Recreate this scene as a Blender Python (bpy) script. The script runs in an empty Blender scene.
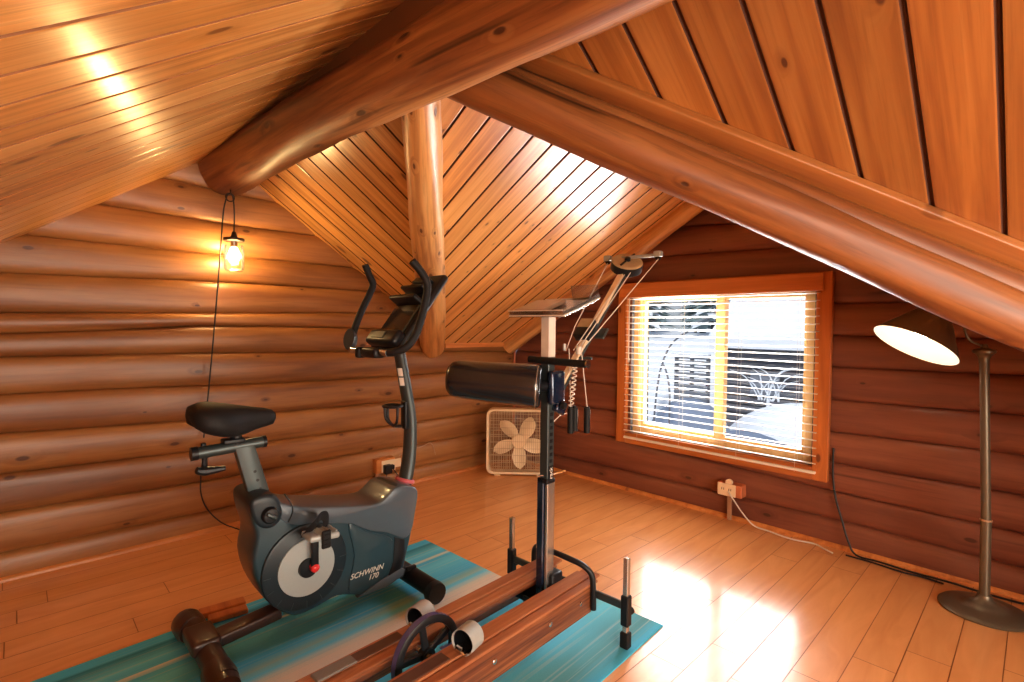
import bpy, bmesh, math, random
from mathutils import Vector, Matrix
random.seed(7)
COL = bpy.context.scene.collection
PI = math.pi

# ------------------------------------------------------------------ node helpers
def new_mat(name):
    m = bpy.data.materials.new(name); m.use_nodes = True
    nt = m.node_tree
    for n in list(nt.nodes): nt.nodes.remove(n)
    out = nt.nodes.new('ShaderNodeOutputMaterial')
    b = nt.nodes.new('ShaderNodeBsdfPrincipled')
    nt.links.new(b.outputs[0], out.inputs[0])
    return m, nt, b, out

def N(nt, t, **kw):
    n = nt.nodes.new(t)
    for k, v in kw.items():
        if k.startswith('i_'):
            n.inputs[int(k[2:]) if k[2:].isdigit() else k[2:]].default_value = v
        else: setattr(n, k, v)
    return n

def math_n(nt, op, a, b=None, c=None, clamp=False):
    n = nt.nodes.new('ShaderNodeMath'); n.operation = op; n.use_clamp = clamp
    for i, v in enumerate((a, b, c)):
        if v is None: continue
        if isinstance(v, (int, float)): n.inputs[i].default_value = v
        else: nt.links.new(v, n.inputs[i])
    return n.outputs[0]

def mixc(nt, f, a, b, mode='MIX'):
    n = nt.nodes.new('ShaderNodeMix'); n.data_type = 'RGBA'; n.blend_type = mode
    for i, v in ((0, f), (6, a), (7, b)):
        if isinstance(v, (int, float)): n.inputs[i].default_value = v
        elif isinstance(v, tuple): n.inputs[i].default_value = (*v, 1) if len(v) == 3 else v
        else: nt.links.new(v, n.inputs[i])
    return n.outputs[2]

def plain(name, col, rough=.5, metal=0, coat=0, emit=None, es=0, noise=.12, nscale=30, spec=.5, bump=0, coat_rough=.1):
    m, nt, b, _ = new_mat(name)
    tc = N(nt, 'ShaderNodeTexCoord'); nz = N(nt, 'ShaderNodeTexNoise'); nz.inputs['Scale'].default_value = nscale
    nz.inputs['Detail'].default_value = 3
    nt.links.new(tc.outputs['Object'], nz.inputs['Vector'])
    d = tuple(c*(1-noise) for c in col); l = tuple(min(1, c*(1+noise)) for c in col)
    nt.links.new(mixc(nt, nz.outputs['Fac'], d, l), b.inputs['Base Color'])
    b.inputs['Roughness'].default_value = rough; b.inputs['Metallic'].default_value = metal
    b.inputs['Coat Weight'].default_value = coat; b.inputs['Coat Roughness'].default_value = coat_rough
    b.inputs['Specular IOR Level'].default_value = spec
    if emit:
        b.inputs['Emission Color'].default_value = (*emit, 1); b.inputs['Emission Strength'].default_value = es
    if bump:
        bp = N(nt, 'ShaderNodeBump'); bp.inputs['Strength'].default_value = bump; bp.inputs['Distance'].default_value = .002
        nt.links.new(nz.outputs['Fac'], bp.inputs['Height']); nt.links.new(bp.outputs[0], b.inputs['Normal'])
    return m

def wood(name, light, mid, dark, rough=.4, coat=0., coat_rough=.2, knots=1., knot_col=(.1, .03, .01), sx=1., sy=1.,
         streak=.5, objspace=None, bump=.25, vary=.25, kdens=1., crack=0., ksize=1., fine=.35):
    """grain runs along the first map coordinate (metres); second map layer carries a per-board number."""
    m, nt, b, _ = new_mat(name)
    L = nt.links.new
    if objspace is None:
        uv = N(nt, 'ShaderNodeUVMap', uv_map='UVMap'); idn = N(nt, 'ShaderNodeUVMap', uv_map='Board')
        vec = uv.outputs[0]
        sp = N(nt, 'ShaderNodeSeparateXYZ'); L(idn.outputs[0], sp.inputs[0]); bid = sp.outputs[0]
    else:
        tc = N(nt, 'ShaderNodeTexCoord'); mp = N(nt, 'ShaderNodeMapping'); mp.inputs['Rotation'].default_value = objspace
        L(tc.outputs['Object'], mp.inputs[0]); vec = mp.outputs[0]
        oi = N(nt, 'ShaderNodeObjectInfo'); bid = oi.outputs['Random']
    off = N(nt, 'ShaderNodeCombineXYZ')
    L(math_n(nt, 'MULTIPLY', bid, 37.), off.inputs[0]); L(math_n(nt, 'MULTIPLY', bid, 13.), off.inputs[1]); L(math_n(nt, 'MULTIPLY', bid, 91.), off.inputs[2])
    add = N(nt, 'ShaderNodeVectorMath', operation='ADD'); L(vec, add.inputs[0]); L(off.outputs[0], add.inputs[1])
    base = add.outputs[0]
    # knots
    mk = N(nt, 'ShaderNodeMapping'); mk.inputs['Scale'].default_value = (3.4*kdens, 7.5*kdens, 7.5*kdens); L(base, mk.inputs[0])
    vo = N(nt, 'ShaderNodeTexVoronoi', voronoi_dimensions='2D'); vo.inputs['Scale'].default_value = 1; vo.inputs['Randomness'].default_value = 1; L(mk.outputs[0], vo.inputs['Vector'])
    cs = N(nt, 'ShaderNodeSeparateColor'); L(vo.outputs['Color'], cs.inputs[0])
    present = math_n(nt, 'GREATER_THAN', cs.outputs[0], .62)
    size = math_n(nt, 'MULTIPLY_ADD', cs.outputs[1], .075*ksize, .028*ksize)
    rat = math_n(nt, 'DIVIDE', vo.outputs['Distance'], size)
    kn = math_n(nt, 'MULTIPLY', math_n(nt, 'SMOOTHSTEP', 1.35, .75, 0) if False else math_n(nt, 'MULTIPLY', math_n(nt, 'SUBTRACT', 1.3, rat, clamp=True), 2.2, clamp=True), present, clamp=True)
    halo = math_n(nt, 'MULTIPLY', math_n(nt, 'SUBTRACT', 1, math_n(nt, 'DIVIDE', rat, 4.), clamp=True), present)
    # grain, bent round the knots
    mg = N(nt, 'ShaderNodeMapping'); mg.inputs['Scale'].default_value = (1.3*sx, 26*sy, 26*sy); L(base, mg.inputs[0])
    wob = N(nt, 'ShaderNodeVectorMath', operation='ADD'); L(mg.outputs[0], wob.inputs[0])
    hv = N(nt, 'ShaderNodeCombineXYZ'); L(math_n(nt, 'MULTIPLY', halo, 1.2), hv.inputs[1]); L(hv.outputs[0], wob.inputs[1])
    n1 = N(nt, 'ShaderNodeTexNoise'); n1.inputs['Scale'].default_value = 1; n1.inputs['Detail'].default_value = 6; n1.inputs['Distortion'].default_value = .6; L(wob.outputs[0], n1.inputs['Vector'])
    mg2 = N(nt, 'ShaderNodeMapping'); mg2.inputs['Scale'].default_value = (.5*sx, 5*sy, 5*sy); L(base, mg2.inputs[0])
    n2 = N(nt, 'ShaderNodeTexNoise'); n2.inputs['Scale'].default_value = 1; n2.inputs['Detail'].default_value = 3; L(mg2.outputs[0], n2.inputs['Vector'])
    rp = N(nt, 'ShaderNodeValToRGB'); e = rp.color_ramp.elements
    e[0].position = .36; e[0].color = (*dark, 1); e[1].position = .64; e[1].color = (*light, 1)
    em = rp.color_ramp.elements.new(.5); em.color = (*mid, 1)
    mx = math_n(nt, 'ADD', math_n(nt, 'MULTIPLY', n1.outputs['Fac'], streak), math_n(nt, 'MULTIPLY', n2.outputs['Fac'], 1-streak))
    L(mx, rp.inputs[0])
    var = math_n(nt, 'MULTIPLY_ADD', bid, vary, 1-vary/2)
    vv = N(nt, 'ShaderNodeCombineColor'); L(var, vv.inputs[0]); L(var, vv.inputs[1]); L(var, vv.inputs[2])
    c = mixc(nt, 1., rp.outputs[0], vv.outputs[0], 'MULTIPLY')
    c = mixc(nt, math_n(nt, 'MULTIPLY', halo, .35*knots), c, tuple(x*.6 for x in dark))
    c = mixc(nt, math_n(nt, 'MULTIPLY', kn, .85*knots, clamp=True), c, knot_col)
    mf = N(nt, 'ShaderNodeMapping'); mf.inputs['Scale'].default_value = (3.2*sx, 110*sy, 110*sy); L(base, mf.inputs[0])
    nf = N(nt, 'ShaderNodeTexNoise'); nf.inputs['Scale'].default_value = 1; nf.inputs['Detail'].default_value = 4; nf.inputs['Roughness'].default_value = .7; L(mf.outputs[0], nf.inputs['Vector'])
    c = mixc(nt, math_n(nt, 'MULTIPLY', math_n(nt, 'SUBTRACT', nf.outputs['Fac'], .5, clamp=True), 3.2*fine, clamp=True), c, tuple(x*.55 for x in dark))
    if crack:
        mc = N(nt, 'ShaderNodeMapping'); mc.inputs['Scale'].default_value = (.9, 16, 16); L(base, mc.inputs[0])
        n3 = N(nt, 'ShaderNodeTexNoise'); n3.inputs['Scale'].default_value = 1; n3.inputs['Detail'].default_value = 2; L(mc.outputs[0], n3.inputs['Vector'])
        cr = math_n(nt, 'MULTIPLY', math_n(nt, 'SUBTRACT', n3.outputs['Fac'], .68, clamp=True), 9*crack, clamp=True)
        c = mixc(nt, cr, c, tuple(x*.25 for x in dark))
    L(c, b.inputs['Base Color'])
    b.inputs['Roughness'].default_value = rough
    b.inputs['Coat Weight'].default_value = coat; b.inputs['Coat Roughness'].default_value = coat_rough
    bp = N(nt, 'ShaderNodeBump'); bp.inputs['Strength'].default_value = bump; bp.inputs['Distance'].default_value = .004
    L(math_n(nt, 'SUBTRACT', mx, math_n(nt, 'MULTIPLY', kn, .3)), bp.inputs['Height']); L(bp.outputs[0], b.inputs['Normal'])
    return m

M = {}
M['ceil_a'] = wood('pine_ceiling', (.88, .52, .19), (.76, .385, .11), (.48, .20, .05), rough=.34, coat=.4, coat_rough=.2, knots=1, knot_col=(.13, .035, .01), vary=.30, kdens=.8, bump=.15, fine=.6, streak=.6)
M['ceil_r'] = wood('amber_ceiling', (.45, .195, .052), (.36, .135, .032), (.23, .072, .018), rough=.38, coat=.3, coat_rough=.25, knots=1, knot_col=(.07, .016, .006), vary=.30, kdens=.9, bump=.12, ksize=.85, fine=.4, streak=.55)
M['ceil_b'] = wood('dormer_ceiling', (.90, .50, .18), (.80, .39, .11), (.54, .21, .055), rough=.34, coat=.8, coat_rough=.32, knots=1, knot_col=(.16, .045, .012), vary=.28, kdens=1.25, bump=.08, ksize=.6, fine=.4)
M['groove_l'] = plain('groove_pale', (.30, .12, .035), .6)
M['groove'] = plain('groove', (.07, .02, .007), .8)
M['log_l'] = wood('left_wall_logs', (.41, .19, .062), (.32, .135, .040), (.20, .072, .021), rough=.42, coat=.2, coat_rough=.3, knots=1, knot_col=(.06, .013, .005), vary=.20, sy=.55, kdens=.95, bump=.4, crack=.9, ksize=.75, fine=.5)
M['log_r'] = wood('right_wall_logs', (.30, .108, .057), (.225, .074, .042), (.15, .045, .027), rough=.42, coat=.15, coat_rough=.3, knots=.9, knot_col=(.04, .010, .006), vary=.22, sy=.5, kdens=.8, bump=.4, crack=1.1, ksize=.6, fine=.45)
M['beam'] = wood('ridge_log', (.56, .27, .09), (.31, .115, .034), (.13, .038, .012), rough=.5, coat=.15, coat_rough=.35, knots=1, knot_col=(.05, .013, .005), sy=.6, kdens=.8, bump=1., crack=1.3, streak=.55, ksize=.8, fine=.8)
M['post'] = wood('peeled_valley_log', (.92, .60, .27), (.80, .43, .15), (.36, .12, .035), rough=.42, coat=.3, coat_rough=.3, knots=1, knot_col=(.10, .026, .008), sy=.6, kdens=1.3, bump=.9, streak=.6, ksize=1., fine=.6)
M['valley'] = wood('valley_log', (.40, .165, .046), (.29, .100, .026), (.16, .045, .012), rough=.48, coat=.15, coat_rough=.35, knots=1, knot_col=(.05, .011, .004), sy=.6, kdens=1.2, bump=1., crack=1.6, ksize=.8, fine=.8, streak=.6)
M['trim'] = wood('trim_wood', (.70, .30, .09), (.60, .225, .06), (.44, .14, .035), rough=.4, coat=.2, objspace=(0, 0, 0), knots=.6, knot_col=(.14, .035, .01))
M['trim_dark'] = wood('trim_wood_dark', (.46, .19, .055), (.38, .14, .036), (.26, .08, .022), rough=.4, coat=.2, objspace=(0, 0, 0), knots=.6, knot_col=(.10, .025, .008))
M['trim_y'] = wood('trim_wood_across', (.66, .24, .065), (.56, .175, .04), (.42, .11, .025), rough=.4, coat=.25, objspace=(0, 0, PI/2), knots=.8, knot_col=(.12, .03, .01))
M['trim_z'] = wood('trim_wood_upright', (.70, .255, .065), (.60, .19, .042), (.44, .12, .026), rough=.4, coat=.25, objspace=(0, PI/2, 0), knots=.9, knot_col=(.12, .03, .01))
M['sash'] = wood('honey_sash', (.80, .52, .24), (.72, .43, .17), (.60, .32, .11), rough=.4, coat=.2, objspace=(0, PI/2, 0), knots=.3)
M['black'] = plain('black_plastic', (.010, .011, .014), .38, spec=.35)
M['black_soft'] = plain('black_rubber', (.009, .009, .010), .6, spec=.3, bump=.3, nscale=200)
M['black_gloss'] = plain('black_vinyl', (.010, .011, .014), .24, coat=.3, spec=.6)
M['slate'] = plain('slate_plastic', (.018, .050, .070), .36, coat=.3, coat_rough=.2, noise=.05)
M['slate_dk'] = plain('dark_slate_plastic', (.010, .020, .028), .4)
M['slate_lt'] = plain('silver_slate_plastic', (.10, .135, .17), .28, metal=.2, coat=.5, noise=.05)
M['gunmetal'] = plain('gunmetal', (.075, .095, .10), .38, metal=.6, noise=.05)
M['silver'] = plain('silver_plastic', (.42, .46, .46), .35, metal=.2, noise=.06, nscale=150)
M['chrome'] = plain('chrome', (.72, .72, .74), .12, metal=1, noise=.03)
M['steel'] = plain('painted_steel', (.50, .47, .44), .25, metal=.8, noise=.05)
M['blue_steel'] = plain('dark_blue_steel', (.010, .022, .055), .18, metal=.3, coat=.6, coat_rough=.08, noise=.05)
M['red'] = plain('red_plastic', (.65, .03, .03), .35)
M['pink'] = plain('pink_band', (.55, .12, .14), .5)
M['white'] = plain('white_paper', (.72, .68, .62), .6)
M['cream'] = plain('cream_plastic', (.80, .62, .40), .45, noise=.04)
M['blade'] = plain('cream_fan_blade', (.90, .74, .50), .4, noise=.04)
M['grille'] = plain('tan_grille', (.62, .45, .27), .5)
M['taupe'] = plain('taupe_metal', (.165, .135, .095), .34, metal=.45, noise=.06)
M['taupe_shade'] = plain('taupe_shade', (.22, .15, .085), .36, metal=.4, noise=.05)
M['lining'] = plain('shade_lining', (.95, .93, .85), .5, emit=(1, .90, .70), es=.55, noise=.01)
M['brown_plastic'] = plain('brown_stabilizer', (.045, .022, .018), .35, coat=.2)
M['gym_wood'] = wood('ski_wood', (.46, .19, .085), (.36, .13, .055), (.25, .08, .035), rough=.36, coat=.3, objspace=(0, 0, 0), knots=0, sx=2, sy=2, bump=.1)
M['gym_side'] = wood('oak_side_panel', (.33, .12, .045), (.21, .066, .024), (.10, .028, .012), rough=.42, coat=.2, objspace=(0, 0, 0), knots=0, sx=2.5, sy=4, streak=.8, bump=.3)
M['arm_wood'] = plain('tan_arm', (.88, .70, .48), .4)
M['drum'] = plain('tan_drum', (.50, .36, .20), .5, noise=.2)
M['cord_white'] = plain('white_cord', (.75, .68, .6), .6)
M['cord_black'] = plain('black_cord', (.012, .010, .010), .5)
M['slat'] = plain('blind_slat', (.86, .80, .70), .45, noise=.03)
M['plate'] = plain('ivory_plate', (.86, .68, .46), .4, noise=.03)
M['socket'] = plain('dark_socket', (.08, .05, .04), .5)
M['conduit'] = plain('conduit', (.42, .24, .14), .5)
M['box_wood'] = plain('outlet_box_wood', (.55, .17, .07), .5)
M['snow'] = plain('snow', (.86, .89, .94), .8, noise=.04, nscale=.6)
M['snow_blue'] = plain('snow_painted_shade', (.22, .27, .36), .8, noise=.3, nscale=.5)  # snow in shade: the shade is put into the base colour
M['dark_wall'] = plain('far_wall', (.15, .155, .18), .8, noise=.35, nscale=1.2)
M['fence'] = plain('far_fence', (.20, .22, .26), .8, noise=.3, nscale=2)
M['trunk'] = plain('far_trunk', (.06, .06, .065), .9, noise=.3)
M['fir'] = plain('fir_needles', (.26, .34, .35), .9, noise=.5, nscale=3)
M['filament'] = plain('lit_bulb', (1, .8, .5), .5, emit=(1, .66, .28), es=210, noise=0)
M['lamp_bulb'] = plain('lamp_bulb', (1, .9, .7), .5, emit=(1, .85, .6), es=7, noise=0)
M['brass'] = plain('aged_metal', (.05, .03, .02), .4, metal=.7)

def glassy(name, tint=(1, 1, 1), amount=.10, rough=.02):
    m, nt, b, out = new_mat(name); nt.nodes.remove(b)
    t = N(nt, 'ShaderNodeBsdfTransparent'); t.inputs[0].default_value = (*tint, 1)
    g = N(nt, 'ShaderNodeBsdfGlossy'); g.inputs['Roughness'].default_value = rough
    fr = N(nt, 'ShaderNodeFresnel'); fr.inputs[0].default_value = 1.45
    nz = N(nt, 'ShaderNodeTexNoise'); nz.inputs['Scale'].default_value = 4
    mx = N(nt, 'ShaderNodeMixShader')
    nt.links.new(math_n(nt, 'MULTIPLY', math_n(nt, 'MULTIPLY_ADD', nz.outputs['Fac'], .05, 1), math_n(nt, 'MULTIPLY_ADD', fr.outputs[0], .9, amount), clamp=True), mx.inputs[0])
    nt.links.new(t.outputs[0], mx.inputs[1]); nt.links.new(g.outputs[0], mx.inputs[2]); nt.links.new(mx.outputs[0], out.inputs[0])
    return m
M['pane'] = glassy('window_glass', (1, 1, 1), .0)
M['jar'] = glassy('jar_glass', (1, .98, .94), .0, .15)
M['acrylic'] = glassy('clear_acrylic', (.95, .95, .97), .22, .25)

def mat_floor():
    m, nt, b, _ = new_mat('laminate_floor'); L = nt.links.new
    uv = N(nt, 'ShaderNodeUVMap', uv_map='UVMap'); idn = N(nt, 'ShaderNodeUVMap', uv_map='Board')
    sp = N(nt, 'ShaderNodeSeparateXYZ'); L(idn.outputs[0], sp.inputs[0])
    off = N(nt, 'ShaderNodeCombineXYZ'); L(math_n(nt, 'MULTIPLY', sp.outputs[0], 37.), off.inputs[0]); L(math_n(nt, 'MULTIPLY', sp.outputs[0], 11.), off.inputs[1])
    ad = N(nt, 'ShaderNodeVectorMath', operation='ADD'); L(uv.outputs[0], ad.inputs[0]); L(off.outputs[0], ad.inputs[1])
    mp = N(nt, 'ShaderNodeMapping'); mp.inputs['Scale'].default_value = (2.2, 12, 12); L(ad.outputs[0], mp.inputs[0])
    n1 = N(nt, 'ShaderNodeTexNoise'); n1.inputs['Scale'].default_value = 1; n1.inputs['Detail'].default_value = 4; n1.inputs['Distortion'].default_value = 1.2; L(mp.outputs[0], n1.inputs['Vector'])
    rp = N(nt, 'ShaderNodeValToRGB'); e = rp.color_ramp.elements
    e[0].position = .3; e[0].color = (.74, .34, .12, 1); e[1].position = .7; e[1].color = (.86, .44, .175, 1)
    L(n1.outputs['Fac'], rp.inputs[0])
    v = math_n(nt, 'MULTIPLY_ADD', sp.outputs[0], .06, .97)
    cc = N(nt, 'ShaderNodeCombineColor'); [L(v, cc.inputs[i]) for i in range(3)]
    L(mixc(nt, 1., rp.outputs[0], cc.outputs[0], 'MULTIPLY'), b.inputs['Base Color'])
    b.inputs['Roughness'].default_value = .42; b.inputs['Coat Weight'].default_value = .7; b.inputs['Coat Roughness'].default_value = .14
    return m
M['floor'] = mat_floor()

def mat_rug(name, base, dark, stripes, width, seed):
    """woven stripes across the map's second coordinate"""
    m, nt, b, _ = new_mat(name); L = nt.links.new
    uv = N(nt, 'ShaderNodeUVMap', uv_map='UVMap')
    sp = N(nt, 'ShaderNodeSeparateXYZ'); L(uv.outputs[0], sp.inputs[0])
    mp = N(nt, 'ShaderNodeMapping'); mp.inputs['Scale'].default_value = (.9, 60, 1); mp.inputs['Location'].default_value = (seed, seed*3, 0); L(uv.outputs[0], mp.inputs[0])
    n1 = N(nt, 'ShaderNodeTexNoise'); n1.inputs['Scale'].default_value = 1; n1.inputs['Detail'].default_value = 5; L(mp.outputs[0], n1.inputs['Vector'])
    jit = math_n(nt, 'MULTIPLY_ADD', n1.outputs['Fac'], .05, sp.outputs[1])
    rp = N(nt, 'ShaderNodeValToRGB'); cr = rp.color_ramp
    cr.elements[0].position = stripes[0][0]; cr.elements[0].color = (*stripes[0][1], 1)
    cr.elements[1].position = stripes[-1][0]; cr.elements[1].color = (*stripes[-1][1], 1)
    for p_, c_ in stripes[1:-1]: q = cr.elements.new(p_); q.color = (*c_, 1)
    L(math_n(nt, 'DIVIDE', jit, width), rp.inputs[0])
    n2 = N(nt, 'ShaderNodeTexNoise'); n2.inputs['Scale'].default_value = 180; n2.inputs['Detail'].default_value = 2; L(uv.outputs[0], n2.inputs['Vector'])
    n3 = N(nt, 'ShaderNodeValToRGB'); n3.color_ramp.elements[0].position = .56; n3.color_ramp.elements[1].position = .72; L(n1.outputs['Fac'], n3.inputs[0])
    c = mixc(nt, math_n(nt, 'MULTIPLY', n3.outputs[0], .6), rp.outputs[0], (.55, .68, .66))
    c = mixc(nt, math_n(nt, 'MULTIPLY', n2.outputs['Fac'], .22), c, dark)
    L(c, b.inputs['Base Color']); b.inputs['Roughness'].default_value = .8
    bp = N(nt, 'ShaderNodeBump'); bp.inputs['Strength'].default_value = .3; bp.inputs['Distance'].default_value = .002
    L(n2.outputs['Fac'], bp.inputs['Height']); L(bp.outputs[0], b.inputs['Normal'])
    return m
T = (.07, .56, .88); T2 = (.16, .72, .95); WH = (.72, .78, .70); GD = (.33, .27, .12); DT = (.02, .24, .40)
M['rug1'] = mat_rug('teal_rug', T, DT, [(0, (.85, .78, .66)), (.12, (.85, .78, .66)), (.17, WH), (.24, T2), (.30, (.3, .55, .55)), (.38, T), (.60, T2), (.70, T), (.735, WH), (.755, T), (.83, T2), (.96, DT), (1, T)], .60, 1)
M['rug2'] = mat_rug('teal_rug_pale', T2, DT, [(0, DT), (.05, T), (.16, (.10, .36, .42)), (.45, T2), (.62, (.22, .50, .55)), (.8, (.10, .45, .52)), (1, T)], .60, 5)

# ------------------------------------------------------------------ mesh builder
class MB:
    def __init__(s): s.v = []; s.f = []; s.uv = []; s.id = []; s.mi = []
    def face(s, idx, uv=None, bid=0., mi=0):
        s.f.append(tuple(idx)); s.uv.append(uv); s.id.append(bid); s.mi.append(mi)
    def quad(s, ps, uv=None, bid=0., mi=0):
        b = len(s.v); s.v += [tuple(p) for p in ps]; s.face(range(b, b+len(ps)), uv, bid, mi)
    def box(s, c, d, R=None, bev=0., mi=0):
        bm = bmesh.new(); bmesh.ops.create_cube(bm, size=1)
        for v in bm.verts: v.co = Vector((v.co.x*d[0], v.co.y*d[1], v.co.z*d[2]))
        if bev:
            bev = min(bev, min(d)*.45)
            bmesh.ops.bevel(bm, geom=bm.edges[:], offset=bev, segments=1 if bev <= .0045 else 3, affect='EDGES', profile=.5)
        if R is not None: bmesh.ops.transform(bm, matrix=R.to_4x4() if hasattr(R, 'to_4x4') else R, verts=bm.verts)
        bmesh.ops.translate(bm, vec=Vector(c), verts=bm.verts)
        s.addbm(bm, mi); return s
    def addbm(s, bm, mi=0):
        b = len(s.v); bm.verts.index_update()
        s.v += [tuple(v.co) for v in bm.verts]
        for f in bm.faces: s.face([b+v.index for v in f.verts], mi=mi)
        bm.free()
    def tube(s, pts, r, n=12, smooth=0, cap=True, flat=None, mi=0, uvs=False):
        pts = [Vector(p) for p in pts]
        rs = list(r) if isinstance(r, (list, tuple)) else [r]*len(pts)
        if smooth: pts, rs = catmull(pts, rs, smooth)
        t0 = (pts[1]-pts[0]).normalized()
        up = Vector((0, 0, 1)) if abs(t0.z) < .9 else Vector((0, 1, 0))
        nrm = (up - t0*up.dot(t0)).normalized()
        rings = []; dist = 0
        for i, p in enumerate(pts):
            a = pts[max(i-1, 0)]; c = pts[min(i+1, len(pts)-1)]
            t = (c-a).normalized(); nrm = (nrm - t*nrm.dot(t)).normalized(); bi = t.cross(nrm)
            if i: dist += (p-pts[i-1]).length
            b = len(s.v)
            for k in range(n):
                an = 2*PI*k/n
                fa, fb = (1, 1) if flat is None else flat
                s.v.append(tuple(p + nrm*math.cos(an)*rs[i]*fa + bi*math.sin(an)*rs[i]*fb))
            rings.append((b, dist, rs[i]))
        for (b0, d0, r0), (b1, d1, r1) in zip(rings, rings[1:]):
            for k in range(n):
                k2 = (k+1) % n
                u = [(d0, 2*PI*r0*k/n), (d0, 2*PI*r0*(k+1)/n), (d1, 2*PI*r0*(k+1)/n), (d1, 2*PI*r0*k/n)] if uvs else None
                s.face((b0+k, b0+k2, b1+k2, b1+k), u, mi=mi)
        if cap:
            s.face([rings[0][0]+k for k in range(n)][::-1], mi=mi); s.face([rings[-1][0]+k for k in range(n)], mi=mi)
        return s
    def lathe(s, prof, R=None, c=(0, 0, 0), n=32, mi=0, sq=(1, 1), caps=True):
        """prof: (radius, height) pairs about local z"""
        R = R or Matrix.Identity(3); c = Vector(c); rings = []
        for (r, z) in prof:
            b = len(s.v)
            for k in range(n):
                a = 2*PI*k/n
                s.v.append(tuple(c + R @ Vector((r*math.cos(a)*sq[0], r*math.sin(a)*sq[1], z))))
            rings.append(b)
        for b0, b1 in zip(rings, rings[1:]):
            for k in range(n): s.face((b0+k, b0+(k+1) % n, b1+(k+1) % n, b1+k), mi=mi)
        if prof[0][0] > 1e-5 and caps: s.face([rings[0]+k for k in range(n)][::-1], mi=mi)
        if prof[-1][0] > 1e-5 and caps: s.face([rings[-1]+k for k in range(n)], mi=mi)
        return s
    def prism(s, poly, y0, y1, ins=0., rounds=2, mi=0, crown=False):
        """poly in (x,z); extruded along y, rounded edges by insetting"""
        layers = []
        if ins:
            for k in range(rounds+1):
                a = PI/2*k/rounds; layers.append((y0 + ins*(1-math.sin(a)), ins*(1-math.cos(a))))
            lay = [(y0+ins*(1-math.sin(PI/2*(rounds-k)/rounds)), ins*(1-math.cos(PI/2*(rounds-k)/rounds))) for k in range(rounds+1)]
            if crown:
                layers = []
                for k in range(-9, 10):
                    t = math.sin(PI/2*k/9); layers.append(((y0+y1)/2+t*(y1-y0)/2, ins*(1-(1-abs(t)**3.2)**(1/3.2))))
            else: layers = [(l[0], l[1]) for l in lay] + [(y1-(l[0]-y0), l[1]) for l in lay[::-1]]
        else: layers = [(y0, 0), (y1, 0)]
        rings = []
        for y, off in layers:
            q = offset(poly, off); b = len(s.v); s.v += [(x, y, z) for x, z in q]; rings.append(b)
        n = len(poly)
        for b0, b1 in zip(rings, rings[1:]):
            for k in range(n): s.face((b0+k, b0+(k+1) % n, b1+(k+1) % n, b1+k), mi=mi)
        from mathutils.geometry import tessellate_polygon
        for b, rev in ((rings[0], True), (rings[-1], False)):
            for t in tessellate_polygon([[Vector((s.v[b+k][0], s.v[b+k][2], 0)) for k in range(n)]]):
                s.face([b+j for j in (t[::-1] if rev else t)], mi=mi)
        return s
    def build(s, name, mats, parent=None, smooth=35, recalc=True):
        me = bpy.data.meshes.new(name); me.from_pydata(s.v, [], s.f)
        for m in (mats if isinstance(mats, (list, tuple)) else [mats]): me.materials.append(m)
        if any(u is not None for u in s.uv):
            l1 = me.uv_layers.new(name='UVMap'); l2 = me.uv_layers.new(name='Board')
            for p, u, bid in zip(me.polygons, s.uv, s.id):
                for j, li in enumerate(p.loop_indices):
                    l1.data[li].uv = u[j] if u is not None else (me.vertices[me.loops[li].vertex_index].co.x, me.vertices[me.loops[li].vertex_index].co.z)
                    l2.data[li].uv = (bid, 0)
        for p, mi in zip(me.polygons, s.mi): p.material_index = mi
        if recalc:
            bm = bmesh.new(); bm.from_mesh(me); bmesh.ops.recalc_face_normals(bm, faces=bm.faces[:]); outward(bm); bm.to_mesh(me); bm.free()
        if smooth:
            me.shade_smooth(); me.set_sharp_from_angle(angle=math.radians(smooth))
        o = bpy.data.objects.new(name, me); COL.objects.link(o)
        if parent: o.parent = parent
        return o

def outward(bm):
    # closed pieces whose faces came out pointing inward are turned round
    seen = set()
    for f0 in bm.faces:
        if f0.index in seen: continue
        st = [f0]; seen.add(f0.index); isl = []; closed = True
        while st:
            f = st.pop(); isl.append(f)
            for e in f.edges:
                if len(e.link_faces) < 2: closed = False
                for g in e.link_faces:
                    if g.index not in seen: seen.add(g.index); st.append(g)
        if not closed: continue
        vol = 0
        o = isl[0].verts[0].co.copy()
        for f in isl:
            vs = [v.co-o for v in f.verts]
            for i in range(1, len(vs)-1): vol += vs[0].dot(vs[i].cross(vs[i+1]))
        if vol < 0:
            for f in isl: f.normal_flip()

def catmull(pts, rs, k):
    P, Q = [], []
    n = len(pts)
    for i in range(n-1):
        a, b, c, d = pts[max(i-1, 0)], pts[i], pts[i+1], pts[min(i+2, n-1)]
        for j in range(k):
            t = j/k
            P.append(.5*((2*b)+(c-a)*t+(2*a-5*b+4*c-d)*t*t+(3*b-a-3*c+d)*t**3)); Q.append(rs[i]*(1-t)+rs[i+1]*t)
    P.append(pts[-1]); Q.append(rs[-1]); return P, Q

def smooth_poly(poly, k=4):
    n = len(poly); out = []
    pts = [Vector((a, b, 0)) for a, b in poly]
    for i in range(n):
        a, b, c, d = pts[i-1], pts[i], pts[(i+1) % n], pts[(i+2) % n]
        for j in range(k):
            t = j/k; q = .5*((2*b)+(c-a)*t+(2*a-5*b+4*c-d)*t*t+(3*b-a-3*c+d)*t**3); out.append((q.x, q.y))
    return out

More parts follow.
